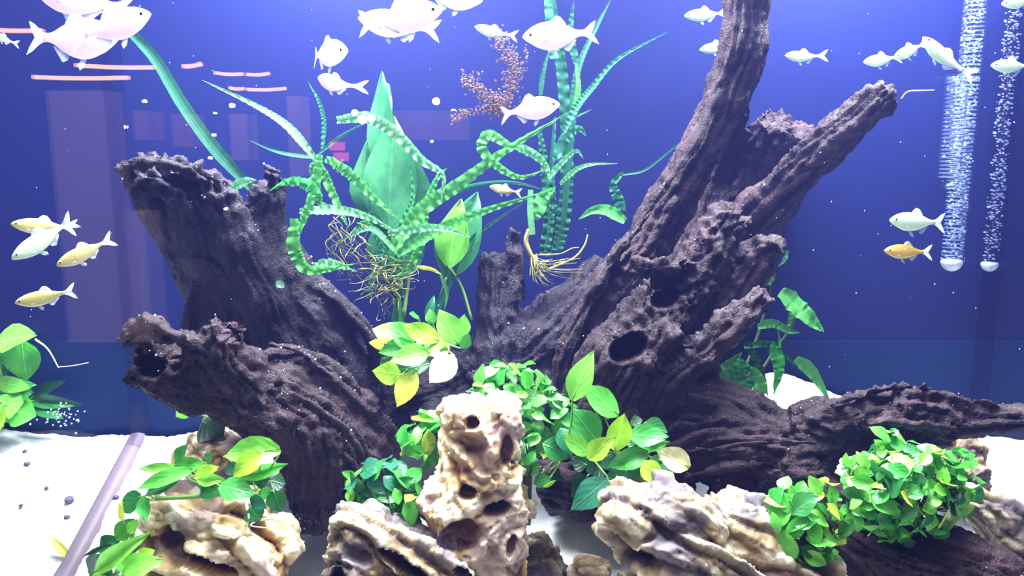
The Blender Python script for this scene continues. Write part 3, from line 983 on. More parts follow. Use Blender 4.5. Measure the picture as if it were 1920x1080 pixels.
def bush(name, label, clumps, seed, lens, kind=SMALL, wr=(0.5, 0.7), tones=('mid', 'green', 'green', 'light', 'dark'), bright=('lime', 'yellow'), pb=0.07, stem=M_STEMD):
    """clumps: (cx, cy, rx, ry, depth, rz, n) domes of small leaves"""
    rng = random.Random(seed)
    c0 = clumps[0]
    root = plant_root(name, label, 'plant', P(c0[0], c0[1] + c0[3], c0[4]))
    lines = []
    for cx, cy, rx, ry, d, rz, n in clumps:
        for i in range(n):
            h = 1 - (i + 0.5) / n * 1.45
            a = i * 2.39996 + rng.uniform(-0.4, 0.4)
            s = math.sqrt(max(0, 1 - h * h))
            e = (s * math.cos(a), s * math.sin(a), h)             # h: towards the viewer
            q = rng.uniform(0.78, 1.04) if rng.random() > 0.25 else rng.uniform(0.5, 0.8)
            pos = P(cx + e[0] * rx * q, cy - e[1] * ry * q, d - e[2] * rz * q)
            out = RIGHT * e[0] + UP * e[1] - FWD * e[2]
            tang = np.array([rng.gauss(0, 1) for _ in range(3)])
            tang -= out * np.dot(tang, out); tang /= np.linalg.norm(tang)
            dirn = out * rng.uniform(0.1, 0.7) + tang + UP * rng.uniform(-0.3, 0.45)
            dirn /= np.linalg.norm(dirn)
            L = rng.uniform(*lens) * d / F
            col = TONE[rng.choice(bright)] if rng.random() < pb else TONE[rng.choice(tones)]
            nrm = out * 0.9 + UP * 0.7 + np.array([rng.gauss(0, 0.35) for _ in range(3)])
            put_leaf(root, kind[rng.randrange(len(kind))], pos - dirn * L * 0.3, pos + dirn * L * 0.7, L * rng.uniform(*wr), nrm, jit(col, rng, 0.12))
            if i % 2 == 0:
                bp = (cx + e[0] * rx * q, cy - e[1] * ry * q, d - e[2] * rz * q)
                lines.append((((cx + rng.uniform(-.2, .2) * rx, cy + 0.5 * ry, d), ((cx + bp[0]) / 2, (cy + 0.3 * ry + bp[1]) / 2, (d + bp[2]) / 2), bp), 2.2, 1.1))
    tag(wires('stems', stem, root, lines, 4), kind='stuff')
    return root


bush('dwarf_anubias', 'dense round bush of tiny bright green leaves under the long wooden arm', [
    (1700, 925, 118, 92, 1.16, 0.075, 270), (1640, 880, 52, 44, 1.15, .04, 26), (1780, 900, 58, 62, 1.17, .04, 34), (1668, 832, 30, 24, 1.16, .02, 9)], 5, (24, 48))
bush('dwarf_anubias', 'smaller clump of rounded green leaves on the lower root, left of the round bush', [
    (1515, 990, 68, 78, 1.12, 0.05, 56), (1480, 940, 34, 36, 1.12, .025, 12), (1548, 925, 26, 26, 1.12, .02, 7)], 6, (32, 58), pb=0.12)
bush('dwarf_anubias', 'clump of little mint green leaves behind and right of the upright rock', [
    (955, 730, 76, 44, 1.27, 0.05, 80), (1025, 790, 58, 62, 1.24, 0.05, 76), (990, 850, 30, 34, 1.20, .03, 12)], 7, (24, 44), tones=('green', 'light', 'pale', 'mid', 'green'), pb=0.02)
bush('dwarf_anubias', 'low tuft of small leaves between the leaning log and the upright rock', [
    (715, 915, 66, 52, 1.21, 0.05, 56), (755, 950, 36, 30, 1.18, .03, 12)], 8, (30, 54), tones=('mid', 'green', 'dark', 'teal', 'light'), pb=0.05)
bush('dwarf_anubias', 'small sprig of upright leaves tucked against the left edge of the upright rock', [
    (795, 820, 42, 46, 1.24, 0.035, 24)], 9, (34, 58), tones=('green', 'light', 'mid'), pb=0.06)


# ------------------------------------------------------------------ strap leaves
def strap(parent, pts, w, tone, rng, ruffle=0.35, taper=(0.55, 0.0), freq=None, name='leaf', face=None):
    n = 22 * (len(pts) - 1) + 3
    q = spline(np.array([list(P(*p)) for p in pts]), n)
    d = np.mean([p[2] for p in pts])
    W = w * d / F
    t, N, B = frames(q)
    L = np.sum(np.linalg.norm(np.diff(q, axis=0), axis=1))
    fr = freq or max(4, int(L / (W * 0.7)))
    v, f, uv = [], [], []
    ph = rng.uniform(0, 6)
    tw = rng.uniform(-0.5, 0.5)
    for k in range(n):
        s = k / (n - 1)
        prof = min(1.0, taper[0] + 2.2 * s) * (1 - (1 - taper[1]) * s ** 2.2)
        side = np.cross(t[k], -FWD)
        nl = np.linalg.norm(side)
        side = side / nl if nl > 0.2 else N[k]
        nrm = np.cross(side, t[k])
        a = tw * math.sin(3 * s + ph)
        sd = side * math.cos(a) + nrm * math.sin(a)
        nr = -side * math.sin(a) + nrm * math.cos(a)
        for i in range(5):
            u = (i - 2) / 2
            z = 0.42 * ruffle * W * abs(u) ** 1.5 * math.sin(2 * math.pi * fr * s + ph + (1.7 if u > 0 else 0) + 1.6 * math.sin(11.3 * s + ph * 2 + u) + 1.1 * math.sin(29 * s + 3 * ph)) * min(1, 3 * (1 - s) + 0.2)
            wob = 1 + 0.10 * ruffle * math.sin(2 * math.pi * fr * s * 1.0 + ph + u)
            v.append(q[k] + sd * (0.5 * u * W * prof * wob) + nr * (z + 0.10 * W * abs(u)))
            uv.append((i / 4, s))
    for j in range(n - 1):
        for i in range(4):
            a = j * 5 + i
            f.append((a, a + 1, a + 6, a + 5))
    me = mesh_from(name, v, f)
    l = me.uv_layers.new(name='UVMap')
    for p_ in me.polygons:
        for li in p_.loop_indices:
            l.data[li].uv = uv[me.loops[li].vertex_index]
    o = obj(name, me, M_STRAP)
    mint = {'light': srgb(92, 182, 88), 'green': srgb(66, 160, 84), 'pale': srgb(112, 186, 126), 'teal': srgb(38, 104, 80)}
    o.color = jit(mint.get(tone, TONE[tone]), rng, 0.08)
    return keep(o, parent)


def strap_plant(name, label, base, leaves, seed):
    rng = random.Random(seed)
    root = plant_root(name, label, 'plant', P(*base))
    for lf in leaves:
        pts, w, tone = lf[:3]
        kw = lf[3] if len(lf) > 3 else {}
        strap(root, pts, w, tone, rng, **kw)
    return root


def Z(d, *pts):
    return [(x, y, d + (q[0] if (q := r) else 0)) for x, y, *r in pts]


rf = strap_plant('ruffled_water_plant', 'tall plant with long wavy-edged ribbon leaves and a tangle of roots behind the left stump', (735, 570, 1.44), [
    (Z(1.39, (592, 298), (540, 238), (478, 198), (378, 150)), 17, 'pale'),
    (Z(1.41, (592, 296), (525, 286), (465, 262)), 8, 'aqua'),
    (Z(1.41, (605, 282), (608, 230), (598, 190), (576, 150)), 11, 'aqua'),
    (Z(1.41, (598, 288), (640, 255), (692, 226)), 8, 'aqua'),
    (Z(1.36, (632, 225), (690, 221), (742, 250), (790, 300), (830, 330), (826, 385)), 24, 'pale', dict(ruffle=.5)),
    (Z(1.28, (600, 290), (588, 360), (562, 430), (548, 470)), 19, 'light', dict(ruffle=.45)),
    (Z(1.38, (596, 298), (618, 350), (640, 400), (652, 425)), 18, 'light', dict(ruffle=.5)),
    (Z(1.38, (612, 296), (655, 325), (700, 370), (748, 412)), 22, 'light', dict(ruffle=.45)),
    (Z(1.35, (562, 397), (632, 394), (692, 408), (750, 440)), 20, 'pale', dict(ruffle=.4)),
    (Z(1.34, (728, 438), (790, 427), (838, 430), (884, 446)), 17, 'pale', dict(ruffle=.3)),
    (Z(1.22, (600, 372), (575, 345), (540, 340), (505, 358)), 24, 'green', dict(ruffle=.5)),
    (Z(1.27, (552, 410), (552, 465), (572, 503), (612, 505), (668, 494)), 26, 'light', dict(ruffle=.5)),
    (Z(1.30, (590, 500), (625, 495), (668, 508)), 22, 'pale', dict(ruffle=.5)),
    (Z(1.38, (738, 470), (790, 395), (860, 345), (950, 280), (1062, 212)), 30, 'light', dict(ruffle=.35)),
    (Z(1.37, (958, 276), (918, 254), (904, 278), (934, 312), (975, 332), (1022, 318)), 22, 'light', dict(ruffle=.4)),
    (Z(1.39, (962, 272), (1000, 288), (1024, 312), (1030, 340)), 18, 'pale', dict(ruffle=.4)),
    (Z(1.38, (745, 478), (820, 432), (910, 395), (1042, 354)), 22, 'light', dict(ruffle=.4)),
    (Z(1.41, (795, 640), (838, 540), (880, 452), (1000, 368)), 15, 'teal', dict(ruffle=.1)),
    (Z(1.40, (820, 372), (890, 348), (960, 342), (1022, 356)), 11, 'aqua', dict(ruffle=.2)),
    (Z(1.40, (748, 560), (748, 500), (752, 430), (775, 370), (768, 300)), 18, 'green', dict(ruffle=.4)),
    (Z(1.41, (740, 560), (722, 480), (700, 420), (690, 340)), 16, 'teal', dict(ruffle=.4)),
    (Z(1.40, (760, 520), (790, 450), (800, 380), (822, 330), (838, 316)), 17, 'light', dict(ruffle=.5)),
    (Z(1.39, (740, 470), (700, 430), (660, 440), (610, 470)), 12, 'pale', dict(ruffle=.3)),
    (Z(1.37, (600, 292), (590, 330), (600, 380), (640, 392)), 24, 'green', dict(ruffle=.6)),
    (Z(1.40, (665, 430), (690, 420), (722, 470), (735, 500)), 12, 'green', dict(ruffle=.4)),
    (Z(1.36, (782, 500), (810, 505), (828, 515)), 9, 'yellow', dict(ruffle=.1)),
    (Z(1.40, (826, 512), (838, 550), (832, 585)), 8, 'light', dict(ruffle=.1)),
    (Z(1.43, (690, 560), (705, 500), (720, 440)), 14, 'teal', dict(ruffle=.3)),
    (Z(1.42, (735, 660), (740, 600), (745, 540)), 16, 'green', dict(ruffle=.1)),
    (Z(1.42, (764, 655), (752, 600), (750, 540)), 12, 'light', dict(ruffle=.1)),
], 31)
_r = random.Random(5)
lines = []
for k in range(70):
    x, y = _r.uniform(690, 760), _r.uniform(490, 560)
    a = _r.uniform(0, 6.3)
    pts = []
    for j in range(5):
        pts.append((x, y, 1.39 + _r.uniform(-.03, .03)))
        a += _r.uniform(-0.9, 0.9)
        x += math.cos(a) * _r.uniform(8, 20); y += math.sin(a) * _r.uniform(5, 15) + 2
        x = min(max(x, 655), 785); y = min(max(y, 480), 600)
    lines.append((pts, _r.uniform(0.6, 1.1), 0.4))
for k in range(26):
    x, y = _r.uniform(620, 690), _r.uniform(400, 480)
    lines.append(([(x, y, 1.40), (x + _r.uniform(-22, 22), y + _r.uniform(8, 30), 1.38), (x + _r.uniform(-28, 28), y + _r.uniform(20, 60), 1.40), (x + _r.uniform(-10, 30), y + _r.uniform(40, 90), 1.4)], 0.9, 0.4))
tag(wires('roots', M_ROOT, rf, lines, 4), kind='stuff')

sw = plant_root('sword_plant', 'translucent broad pointed sword leaves rising behind the ribbon-leaved plant', 'plant', P(750, 560, 1.47))
_r = random.Random(8)
for k, (bx, by, tx, ty, w, tone, dd) in enumerate([
        (722, 330, 713, 132, 54, 'aqua', 1.44), (728, 430, 716, 150, 56, 'aqua', 1.46), (728, 430, 738, 215, 100, 'aqua', 1.43), (700, 420, 690, 250, 70, 'teal', 1.45), (776, 425, 752, 262, 92, 'aqua', 1.45),
        (838, 520, 893, 358, 84, 'teal', 1.42), (842, 500, 862, 372, 66, 'light', 1.40), (720, 520, 726, 380, 60, 'teal', 1.46), (752, 520, 776, 400, 66, 'teal', 1.45)]):
    put_leaf(sw, SWORD[k % 2], P(bx, by, dd), P(tx, ty, dd - 0.01), w * dd / F, -FWD + RIGHT * _r.uniform(-.3, .3) + UP * .2, jit(srgb(60, 132, 84) if tone != 'light' else TONE[tone], _r, .06))
tag(wires('stems', M_STEM, sw, [
    (((730, 425, 1.43), (742, 500, 1.45), (752, 600, 1.46)), 3, 4), (((776, 420, 1.45), (768, 500, 1.46), (756, 600, 1.46)), 3, 4),
    (((838, 520, 1.42), (825, 560, 1.43), (812, 610, 1.43)), 3, 3.5), (((842, 500, 1.40), (866, 540, 1.42), (884, 600, 1.42)), 2.4, 3),
    (((722, 330, 1.44), (726, 430, 1.46), (744, 600, 1.46)), 3, 4)]), kind='stuff')

tl = strap_plant('tall_water_plant', 'very tall dim green plant with narrow curling leaves in front of the blue panel', (1000, 520, 1.45), [
    (Z(1.45, (1045, 470), (1060, 380), (1062, 250), (1050, 110), (1028, -30)), 26, 'teal', dict(ruffle=.4, taper=(.7, .6))),
    (Z(1.44, (1056, 420), (1072, 230), (1084, 130), (1122, 45), (1156, -20)), 16, 'teal', dict(ruffle=.3)),
    (Z(1.42, (1076, 210), (1084, 165), (1080, 118)), 13, 'light', dict(ruffle=.2, taper=(.8, .4))),
    (Z(1.40, (1056, 250), (1082, 200), (1110, 165), (1160, 110), (1252, 60)), 15, 'aqua', dict(ruffle=.4)),
    (Z(1.42, (1040, 300), (1062, 255), (1086, 242), (1099, 256)), 22, 'aqua', dict(ruffle=.3)),
    (Z(1.41, (1028, 335), (1052, 306), (1080, 283), (1094, 298)), 12, 'pale', dict(ruffle=.2)),
    (Z(1.42, (1050, 345), (1080, 318), (1112, 308), (1158, 307)), 10, 'pale', dict(ruffle=.3)),
    (Z(1.45, (1012, 185), (1020, 130), (1040, 60)), 10, 'teal', dict(ruffle=.2)),
    (Z(1.44, (1060, 230), (1085, 216), (1112, 204)), 6, 'aqua', dict(ruffle=.1)),
    (Z(1.43, (1000, 410), (1018, 372), (1042, 352)), 30, 'light', dict(ruffle=.3)),
    (Z(1.42, (998, 440), (994, 395), (995, 356)), 12, 'pale', dict(ruffle=.05, taper=(.9, .8))),
    (Z(1.46, (1020, 480), (1030, 400), (1020, 300), (1010, 240)), 22, 'teal', dict(ruffle=.4, taper=(.7, .3))),
    (Z(1.46, (1040, 470), (1050, 400), (1070, 330), (1066, 270)), 20, 'teal', dict(ruffle=.4, taper=(.7, .3))),
    (Z(1.46, (1026, 480), (1038, 420), (1034, 330), (1040, 220)), 16, 'aqua', dict(ruffle=.4, taper=(.7, .3))),
    (Z(1.45, (1080, 120), (1070, 60), (1076, 0)), 16, 'teal', dict(ruffle=.3)),
    (Z(1.44, (1040, 110), (1032, 50), (1024, -20)), 20, 'aqua', dict(ruffle=.4, taper=(.8, .5))),
], 33)
_r = random.Random(15)
lines = [(((992, 430, 1.43), (986, 452, 1.43), (995, 478, 1.43), (1006, 505, 1.44)), 4, 5), (((1000, 478, 1.43), (1004, 500, 1.43), (1020, 520, 1.43)), 5, 2)]
for k in range(34):
    a = _r.uniform(-0.35, 1.7)
    L = _r.uniform(35, 95)
    x, y = 1000 + _r.uniform(-6, 10), 490 + _r.uniform(-14, 14)
    lines.append(([(x, y, 1.43), (x + L * .45 * math.cos(a), y + L * .35 * math.sin(a) + 3, 1.41), (x + L * math.cos(a), y + min(L * .6 * math.sin(a), 36), 1.42)], _r.uniform(.6, 1.2), .4))
lines.append((((1010, 478, 1.42), (1050, 476, 1.41), (1072, 466, 1.41), (1086, 464, 1.41)), 1.5, 1.0))
lines.append((((1030, 505, 1.43), (1075, 485, 1.42), (1095, 462, 1.42), (1102, 440, 1.42)), 3.2, 1.2))
tag(wires('roots', M_ROOT, tl, lines, 4), kind='stuff')

lb = strap_plant('grass_leaf_plant', 'single long grassy blade arching from the stump top to the fish at upper left', (466, 350, 1.37), [
    (Z(1.33, (470, 352), (400, 275), (342, 195), (292, 112), (236, 50)), 24, 'teal', dict(ruffle=.03, taper=(.6, .7))),
    (Z(1.20, (434, 352), (460, 340), (482, 338)), 20, 'pale', dict(ruffle=.2)),
], 35)

fr = strap_plant('java_fern', 'fern-like plant with hanging tapered leaves behind the lower branch at right', (1380, 720, 1.47), [
    (Z(1.42, (1462, 548), (1492, 575), (1520, 600), (1545, 622)), 44, 'light', dict(ruffle=.15, taper=(.55, 0))),
    (Z(1.43, (1490, 560), (1482, 600), (1470, 622)), 13, 'light', dict(ruffle=.3)),
    (Z(1.42, (1420, 612), (1450, 606), (1478, 620), (1502, 624)), 18, 'light', dict(ruffle=.2)),
    (Z(1.44, (1395, 650), (1440, 645), (1470, 665), (1500, 690)), 14, 'dark', dict(ruffle=.2)),
    (Z(1.41, (1492, 672), (1515, 690), (1532, 712), (1552, 748)), 26, 'light', dict(ruffle=.1, taper=(.5, .2))),
    (Z(1.43, (1450, 645), (1460, 690), (1450, 740)), 26, 'mid', dict(ruffle=.3)),
    (Z(1.44, (1400, 640), (1425, 690), (1440, 745)), 16, 'deep', dict(ruffle=.2)),
    (Z(1.42, (1345, 720), (1365, 690), (1390, 660)), 36, 'light', dict(ruffle=.3)),
    (Z(1.42, (1400, 730), (1395, 695), (1380, 665)), 36, 'green', dict(ruffle=.3)),
    (Z(1.42, (1430, 740), (1412, 700), (1392, 690)), 30, 'light', dict(ruffle=.3)),
    (Z(1.43, (1362, 735), (1380, 715), (1425, 712)), 26, 'green', dict(ruffle=.3)),
    (Z(1.41, (1350, 712), (1380, 700), (1418, 716)), 22, 'pale', dict(ruffle=.3)),
    (Z(1.44, (1360, 560), (1370, 548), (1392, 545)), 22, 'mid', dict(ruffle=.2)),
    (Z(1.43, (1440, 535), (1448, 512), (1446, 505)), 14, 'light', dict(ruffle=.2)),
    (Z(1.44, (1476, 470), (1470, 488), (1458, 500)), 10, 'pale', dict(ruffle=.2)),
    (Z(1.44, (1430, 415), (1450, 412), (1474, 412)), 10, 'pale', dict(ruffle=.1)),
    (Z(1.43, (1448, 640), (1462, 655), (1456, 600)), 8, 'mid', dict(ruffle=.1)),
], 37)
tag(wires('stems', M_STEMD, fr, [(((1370, 740, 1.45), (1410, 660, 1.45), (1440, 560, 1.45), (1445, 520, 1.44)), 4, 2), (((1400, 740, 1.45), (1450, 660, 1.45), (1490, 600, 1.44), (1470, 552, 1.43)), 3, 2)]), kind='stuff')

strap_plant('java_fern', 'small fern plant with one leaf pointing left behind the tall trunk', (1170, 430, 1.46), [
    (Z(1.42, (1172, 415), (1140, 395), (1110, 395), (1084, 412)), 24, 'light', dict(ruffle=.1)),
    (Z(1.42, (1168, 398), (1158, 370), (1150, 345), (1168, 322)), 22, 'teal', dict(ruffle=.3)),
    (Z(1.43, (1150, 345), (1162, 330), (1170, 322)), 10, 'light', dict(ruffle=.2)),
    (Z(1.41, (1168, 328), (1210, 318), (1260, 280), (1310, 240)), 5, 'aqua', dict(ruffle=.05)),
], 39)

p = broad_plant('anubias', 'rosette of broad green leaves built as a mirror image in the left end glass', [  # modelled leaves in place of a plant's reflection in the left pane
    (-10, 640, 72, 632, 44, 'light', -.03), (40, 640, 46, 716, 62, 'green', -.01), (-15, 700, 20, 660, 50, 'mid', .0), (-12, 716, 58, 728, 28, 'light', -.02), (0, 745, 58, 735, 40, 'mid', -.01),
    (-5, 745, 30, 790, 56, 'light', -.03), (20, 770, 64, 778, 46, 'green', -.02), (55, 752, 145, 757, 22, 'dark', .0), (60, 745, 120, 712, 20, 'deep', .01), (60, 758, 118, 785, 22, 'dark', .0),
    (10, 760, 45, 756, 46, 'light', -.03), (-10, 790, 10, 800, 50, 'lime', -.03), (15, 735, 60, 715, 24, 'mid', 0)],
    (0, 0, 1), 1.56, [(20, 780), (5, 785)], 11)
wires('roots', M_ROOTW, p, [(((66, 636, 1.54), (90, 655, 1.54), (110, 690, 1.55)), 2, 1), (((110, 688, 1.55), (135, 686, 1.54), (166, 680, 1.54)), .9, .6), (((0, 650, 1.55), (14, 640, 1.55), (24, 632, 1.55)), 2, 1)])
broad_plant('anubias', 'tiny half hidden green leaf plant below the leaning log', [
    (358, 762, 328, 780, 30, 'light', 0), (380, 790, 420, 815, 50, 'deep', .0)], (0, 0, 1), 1.42, [(385, 780), (400, 800)], 12)
broad_plant('anubias', 'thin pale young shoot on the seam of the left end glass', [
    (135, 1050, 86, 1000, 12, 'yellow', 0)], (0, 0, 1), 1.36, [(140, 1056), (146, 1062)], 13)
# mossy green stalk beside the upright rock
ms = strap_plant('mossy_stalk', 'thick mossy green stalk standing in shade right of the upright rock', (985, 985, 1.25), [
    (Z(1.21, (984, 985), (986, 930), (988, 880), (984, 855)), 22, 'olive', dict(ruffle=.15, taper=(1, .8))),
    (Z(1.22, (976, 975), (976, 930), (980, 880)), 14, 'dark', dict(ruffle=.2, taper=(1, .7)))], 41)


# ------------------------------------------------------------------ fish
def m_fish(name, back, belly, trans, rough=0.3):
    t = NT(name)
    g = t.n('ShaderNodeTexCoord').outputs['Object']
    sp = t.n('ShaderNodeSeparateXYZ'); t.l(g, sp.inputs[0])
    mp = t.n('ShaderNodeMapRange'); t.l(sp.outputs[2], mp.inputs[0]); mp.inputs[1].default_value = -0.12; mp.inputs[2].default_value = 0.12
    c = t.ramp(mp.outputs[0], [(0.15, belly), (0.55, tuple(0.5 * (a + b) for a, b in zip(back, belly))), (0.85, back)])
    vo = t.n('ShaderNodeTexVoronoi'); vo.inputs['Scale'].default_value = 38; t.l(g, vo.inputs['Vector'])
    nz = t.noise(g, 7, 3)
    c = t.mix(t.ramp(nz, [(0.5, (0, 0, 0, 1)), (0.75, (0.35, 0.35, 0.35, 1))]), c, tuple(v * 0.75 for v in belly[:3]) + (1,))
    pr = t.principled(c, rough, 0.6, t.bump(vo.outputs[0], 0.08, 0.01), **{'Subsurface Weight': 0.0})
    tl = t.n('ShaderNodeBsdfTranslucent'); t.l(c, tl.inputs[0])
    mx = t.n('ShaderNodeMixShader'); mx.inputs[0].default_value = trans
    t.l(pr, mx.inputs[1]); t.l(tl.outputs[0], mx.inputs[2])
    return t.done(mx.outputs[0])


def m_fin(name, c, alpha):
    t = NT(name)
    g = t.n('ShaderNodeTexCoord').outputs['Object']
    wv = t.n('ShaderNodeTexWave'); wv.inputs['Scale'].default_value = 14; wv.inputs['Distortion'].default_value = 1.5; wv.bands_direction = 'Z'
    t.l(g, wv.inputs['Vector'])
    pr = t.principled(c, 0.35, 0.4)
    tl = t.n('ShaderNodeBsdfTranslucent'); tl.inputs[0].default_value = c
    m1 = t.n('ShaderNodeMixShader'); m1.inputs[0].default_value = 0.5
    t.l(pr, m1.inputs[1]); t.l(tl.outputs[0], m1.inputs[2])
    tr = t.n('ShaderNodeBsdfTransparent')
    al = t.n('ShaderNodeMath', operation='MULTIPLY_ADD'); t.l(wv.outputs['Fac'], al.inputs[0]); al.inputs[1].default_value = 0.25; al.inputs[2].default_value = alpha
    mx = t.n('ShaderNodeMixShader'); t.l(al.outputs[0], mx.inputs[0])
    t.l(tr.outputs[0], mx.inputs[1]); t.l(m1.outputs[0], mx.inputs[2])
    return t.done(mx.outputs[0])


FISH_MAT = {
    'white': (m_fish('fish_white', srgb(246, 240, 246), srgb(236, 218, 224), 0.40), m_fin('fin_white', srgb(214, 220, 255), 0.45)),
    'silver': (m_fish('fish_silver', srgb(226, 240, 236), srgb(206, 222, 190), 0.25), m_fin('fin_silver', srgb(200, 214, 255), 0.35)),
    'yellow': (m_fish('fish_yellow', srgb(214, 206, 110), srgb(222, 214, 160), 0.25), m_fin('fin_pale', srgb(220, 220, 235), 0.35)),
    'gold': (m_fish('fish_gold', srgb(230, 180, 50), srgb(236, 206, 110), 0.25), m_fin('fin_gold', srgb(230, 222, 200), 0.35)),
}
M_EYE = m_plain('fish_eye', srgb(12, 12, 16), 0.15, 0.8, 60, 0.05)
M_IRIS = m_plain('fish_iris', srgb(220, 214, 200), 0.2, 0.6, 60, 0.05)
# station, half height above, half height below, half width
DEEP = [(s, u * 1.3, d * 1.3, w * 1.2) if s < .7 else (s, u * 1.1, d * 1.1, w) for s, u, d, w in [(0.0, .006, .006, .006), (.03, .035, .030, .022), (.08, .062, .058, .036), (.15, .092, .095, .048), (.25, .118, .128, .056), (.36, .126, .140, .058), (.48, .112, .122, .052), (.60, .080, .084, .038), (.70, .046, .046, .024), (.77, .033, .033, .014), (.81, .036, .036, .008)]]
SLIM = [(s, u * 1.38, d * 1.38, w * 1.25) if s < .7 else (s, u * 1.1, d * 1.1, w) for s, u, d, w in [(0.0, .006, .006, .006), (.03, .028, .026, .020), (.08, .048, .046, .032), (.15, .068, .070, .042), (.25, .084, .094, .048), (.36, .088, .100, .050), (.48, .078, .088, .044), (.60, .058, .060, .032), (.70, .036, .036, .020), (.77, .026, .026, .012), (.81, .028, .028, .007)]]


def fish_parts(style, bend):
    st = DEEP if style in ('white',) else SLIM

    def yb(s):
        return bend * max(0.0, s - 0.3) ** 2 * 1.6

    def place(s, y, z):
        return (0.5 - s, yb(s) + y, z)
    tbl = np.array(st)
    S = np.linspace(0, .81, 22) ** 1.15; S = S / S[-1] * .81
    v, f = [], []
    R = 12
    for s in S:
        up = np.interp(s, tbl[:, 0], tbl[:, 1]); dn = np.interp(s, tbl[:, 0], tbl[:, 2]); w = np.interp(s, tbl[:, 0], tbl[:, 3])
        for k in range(R):
            a = 2 * math.pi * k / R
            z = math.sin(a) * (up if math.sin(a) > 0 else dn)
            v.append(place(s, math.cos(a) * w, z))
    for j in range(len(S) - 1):
        for k in range(R):
            a = j * R + k; b = j * R + (k + 1) % R
            f.append((a, b, b + R, a + R))
    f.append(tuple(range(R))[::-1]); f.append(tuple((len(S) - 1) * R + k for k in range(R)))
    body = mesh_from('fish_body', v, f)

    def fin(name, outline, thick=0.004, side=0.0, y0=0.0):
        """outline: (station, height) polygon in the body's mid plane, two skins sharing an edge"""
        n = len(outline)
        cs = sum(o[0] for o in outline) / n; cz = sum(o[1] for o in outline) / n
        vv = [place(s, y0 + side * abs(z - outline[0][1]), z) for s, z in outline]
        vv += [place(cs, y0 + side * abs(cz - outline[0][1]) + thick, cz), place(cs, y0 + side * abs(cz - outline[0][1]) - thick, cz)]
        ff = []
        for k in range(n):
            ff.append((k, (k + 1) % n, n)); ff.append(((k + 1) % n, k, n + 1))
        return mesh_from(name, vv, ff)
    hb = np.interp(.45, tbl[:, 0], tbl[:, 1]); hd = np.interp(.5, tbl[:, 0], tbl[:, 2]); hv = np.interp(.34, tbl[:, 0], tbl[:, 2])
    tail = fin('tail_fin', [(.795, .030), (.86, .060), (.93, .112), (1.0, .140), (.975, .08), (.935, .028), (.915, 0), (.935, -.028), (.975, -.085), (1.0, -.150), (.93, -.115), (.86, -.060), (.795, -.030)])
    dors = fin('dorsal_fin', [(.38, hb * 1.03 - .002), (.42, hb + .040), (.47, hb + .075), (.53, hb + .060), (.585, hb * .70 + .030), (.60, hb * .62)])
    anal = fin('anal_fin', [(.50, -hd * .95), (.53, -hd - .040), (.58, -hd - .055), (.64, -hd * .7 - .035), (.70, -hd * .45 - .010), (.68, -hd * .42)])
    pelv = fin('pelvic_fin', [(.32, -hv * .97), (.36, -hv - .060), (.41, -hv - .085), (.42, -hv - .04), (.38, -hv * .97)], side=.25)
    pect = fin('pectoral_fin', [(.20, -.035), (.26, -.045), (.31, -.085), (.28, -.100), (.22, -.070)], side=.35, y0=.04)
    ev, ef = [], []
    eyes = []
    for sd in (1, -1):
        w = np.interp(.085, tbl[:, 0], tbl[:, 3])
        for rad, yk, mat_, nm in ((.023, .5, M_IRIS, 'eye'), (.0165, .5, M_EYE, 'pupil')):
            bm = bmesh.new(); bmesh.ops.create_uvsphere(bm, u_segments=10, v_segments=6, radius=rad)
            for q in bm.verts:
                q.co = Vector(place(.085, 0, .014)) + Vector((q.co.x, q.co.y * yk + sd * (w * 0.93 + (.006 if nm == 'pupil' else 0)), q.co.z))
            me = bpy.data.meshes.new(nm); bm.to_mesh(me); bm.free()
            me.materials.append(mat_)
            me.polygons.foreach_set('use_smooth', [True] * len(me.polygons))
            eyes.append(me)
    mb, mf = FISH_MAT[style]
    body.materials.append(mb)
    for m in (tail, dors, anal, pelv, pect):
        m.materials.append(mf)
    return [('body', body), ('tail_fin', tail), ('dorsal_fin', dors), ('anal_fin', anal), ('pelvic_fin', pelv), ('pectoral_fin', pect), ('eye', eyes[0]), ('pupil', eyes[1]), ('eye', eyes[2]), ('pupil', eyes[3])]


PROTO = {}


def fish(hx, hy, tx, ty, d, style, bend, label, dz=0.0, roll=0.0, plump=1.0):
    """head and tail-tip pixels, depth, depth gained from head to tail"""
    key = (style, bend)
    h = P(hx, hy, d); t = P(tx, ty, d + dz)
    x = h - t; L = np.linalg.norm(x); x = x / L
    side = np.cross(UP if abs(x @ UP) < 0.9 else -FWD, x); side /= np.linalg.norm(side)
    up = np.cross(x, side)
    c, s = math.cos(roll), math.sin(roll)
    side, up = side * c + up * s, up * c - side * s
    m = (h + t) / 2
    M = Matrix(((x[0], side[0], up[0], m[0]), (x[1], side[1], up[1], m[1]), (x[2], side[2], up[2], m[2]), (0, 0, 0, 1)))
    if key not in PROTO:
        r = bpy.data.objects.new('fish', None); r.empty_display_size = 0.02
        COL.objects.link(r)
        for n, me in fish_parts(style, bend):
            q = link(bpy.data.objects.new(n, me), last if n == 'pupil' else r)
            last = q
        PROTO[key] = r
    else:
        src = PROTO[key]
        r = src.copy(); COL.objects.link(r)
        for ch in list(src.children):
            q = ch.copy(); COL.objects.link(q); q.parent = r
            for g in list(ch.children):
                h2 = g.copy(); COL.objects.link(h2); h2.parent = q
    r.matrix_world = M @ Matrix.Diagonal((L, L * plump, L * plump, 1))
    tag(r, label, 'fish', 'fish swimming in the aquarium')


